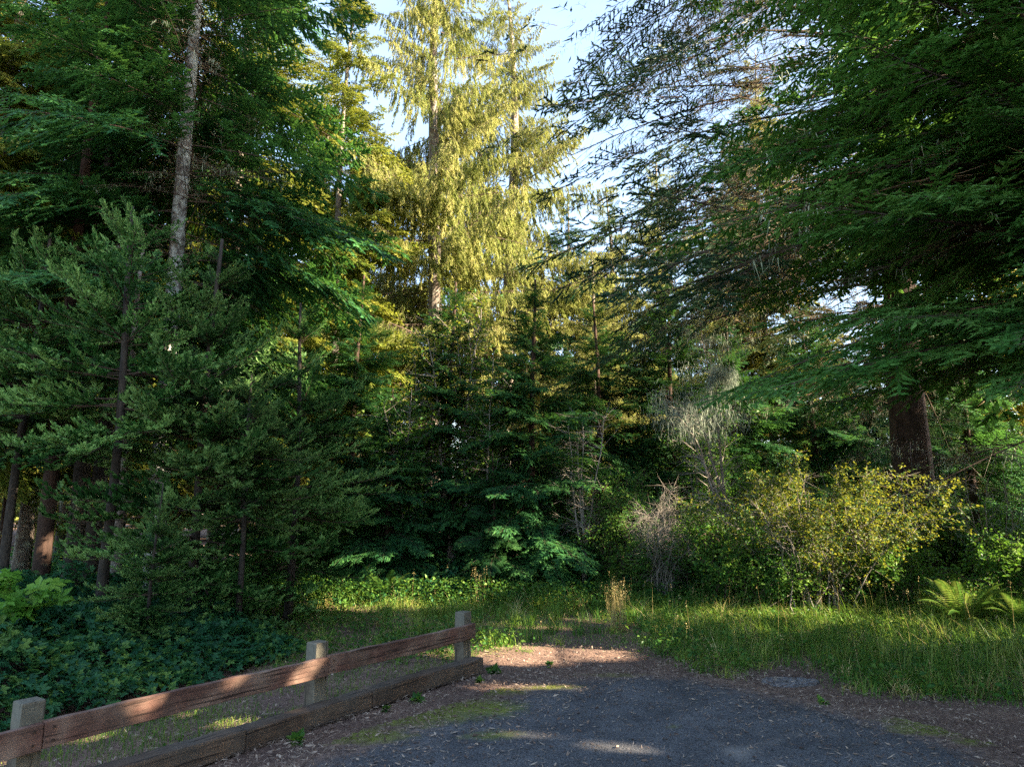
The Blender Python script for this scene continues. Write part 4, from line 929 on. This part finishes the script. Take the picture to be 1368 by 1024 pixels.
# little green weeds in the litter
for i, (px, py, R, lb) in enumerate([(557, 938, .08, 'small green weed in the litter just past the middle post'), (660, 898, .10, 'small green weed at the foot of the end post'), (516, 950, .05, 'tiny green weed nearest the ground beam in the litter'), (395, 993, .09, 'small green weed at the asphalt edge below the middle post'),
                                 (640, 912, .06, 'tiny green weed below the end post in the litter'), (218, 1018, .10, 'green weed beside the ground beam at the bottom left'), (735, 890, .06, 'tiny green weed in the middle of the litter at the top of the lot'), (1100, 942, .07, 'small green weed beside the grey slab')]):
    rw = rngs(500+i); q = rw.normal(0, .008, (34, 3)); q[:, 2] = np.abs(q[:, 2])*.5+.006
    o = tag(build_soup('small_weed', leaves(q, rw, R*.9, upb=.9, droop=-.15), [M['shrub']]), lb, 'weed', 'little green weeds in the litter'); c = gnd(px, py); o.location = (c[0], c[1], .012)

# grey concrete drain slab in the hollow of the verge
c = gnd(1056, 912); rw = rngs(61); V = []; ns = 22
for zz_, k_ in ((-.02, 1.06), (.030, 1.0), (.036, .86), (.022, .3)):
    for q in range(ns):
        a = 2*math.pi*q/ns; r_ = (1+.10*math.sin(3*a+1)+.06*math.sin(7*a)+rw.normal(0, .03))*k_
        V.append((.25*r_*math.cos(a), .14*r_*math.sin(a), zz_*.5+rw.normal(0, .003)))
Fq = [(i*ns+q, i*ns+(q+1) % ns, (i+1)*ns+(q+1) % ns, (i+1)*ns+q) for i in range(3) for q in range(ns)] + [tuple(range(3*ns, 4*ns))]
m, n, l, p = nodes('grey_gravelly_concrete'); g = n.new('ShaderNodeTexNoise'); g.inputs['Scale'].default_value = 60; g.inputs['Detail'].default_value = 6
r = n.new('ShaderNodeValToRGB'); r.color_ramp.elements[0].position = .35; r.color_ramp.elements[0].color = (.05, .05, .055, 1); r.color_ramp.elements[1].position = .7; r.color_ramp.elements[1].color = (.24, .235, .24, 1)
tcn = n.new('ShaderNodeTexCoord'); l.new(tcn.outputs['Object'], g.inputs['Vector']); l.new(g.outputs[0], r.inputs[0]); l.new(r.outputs[0], p.inputs['Base Color']); p.inputs['Roughness'].default_value = .9
b = n.new('ShaderNodeBump'); b.inputs['Distance'].default_value = .01; l.new(g.outputs[0], b.inputs['Height']); l.new(b.outputs[0], p.inputs['Normal'])
o = tag(build_mesh('stone_slab', V, Fq, m), 'flat grey stony slab in the hollow where grass meets asphalt', 'stone'); o.location = (c[0], c[1], .012)
print('done')
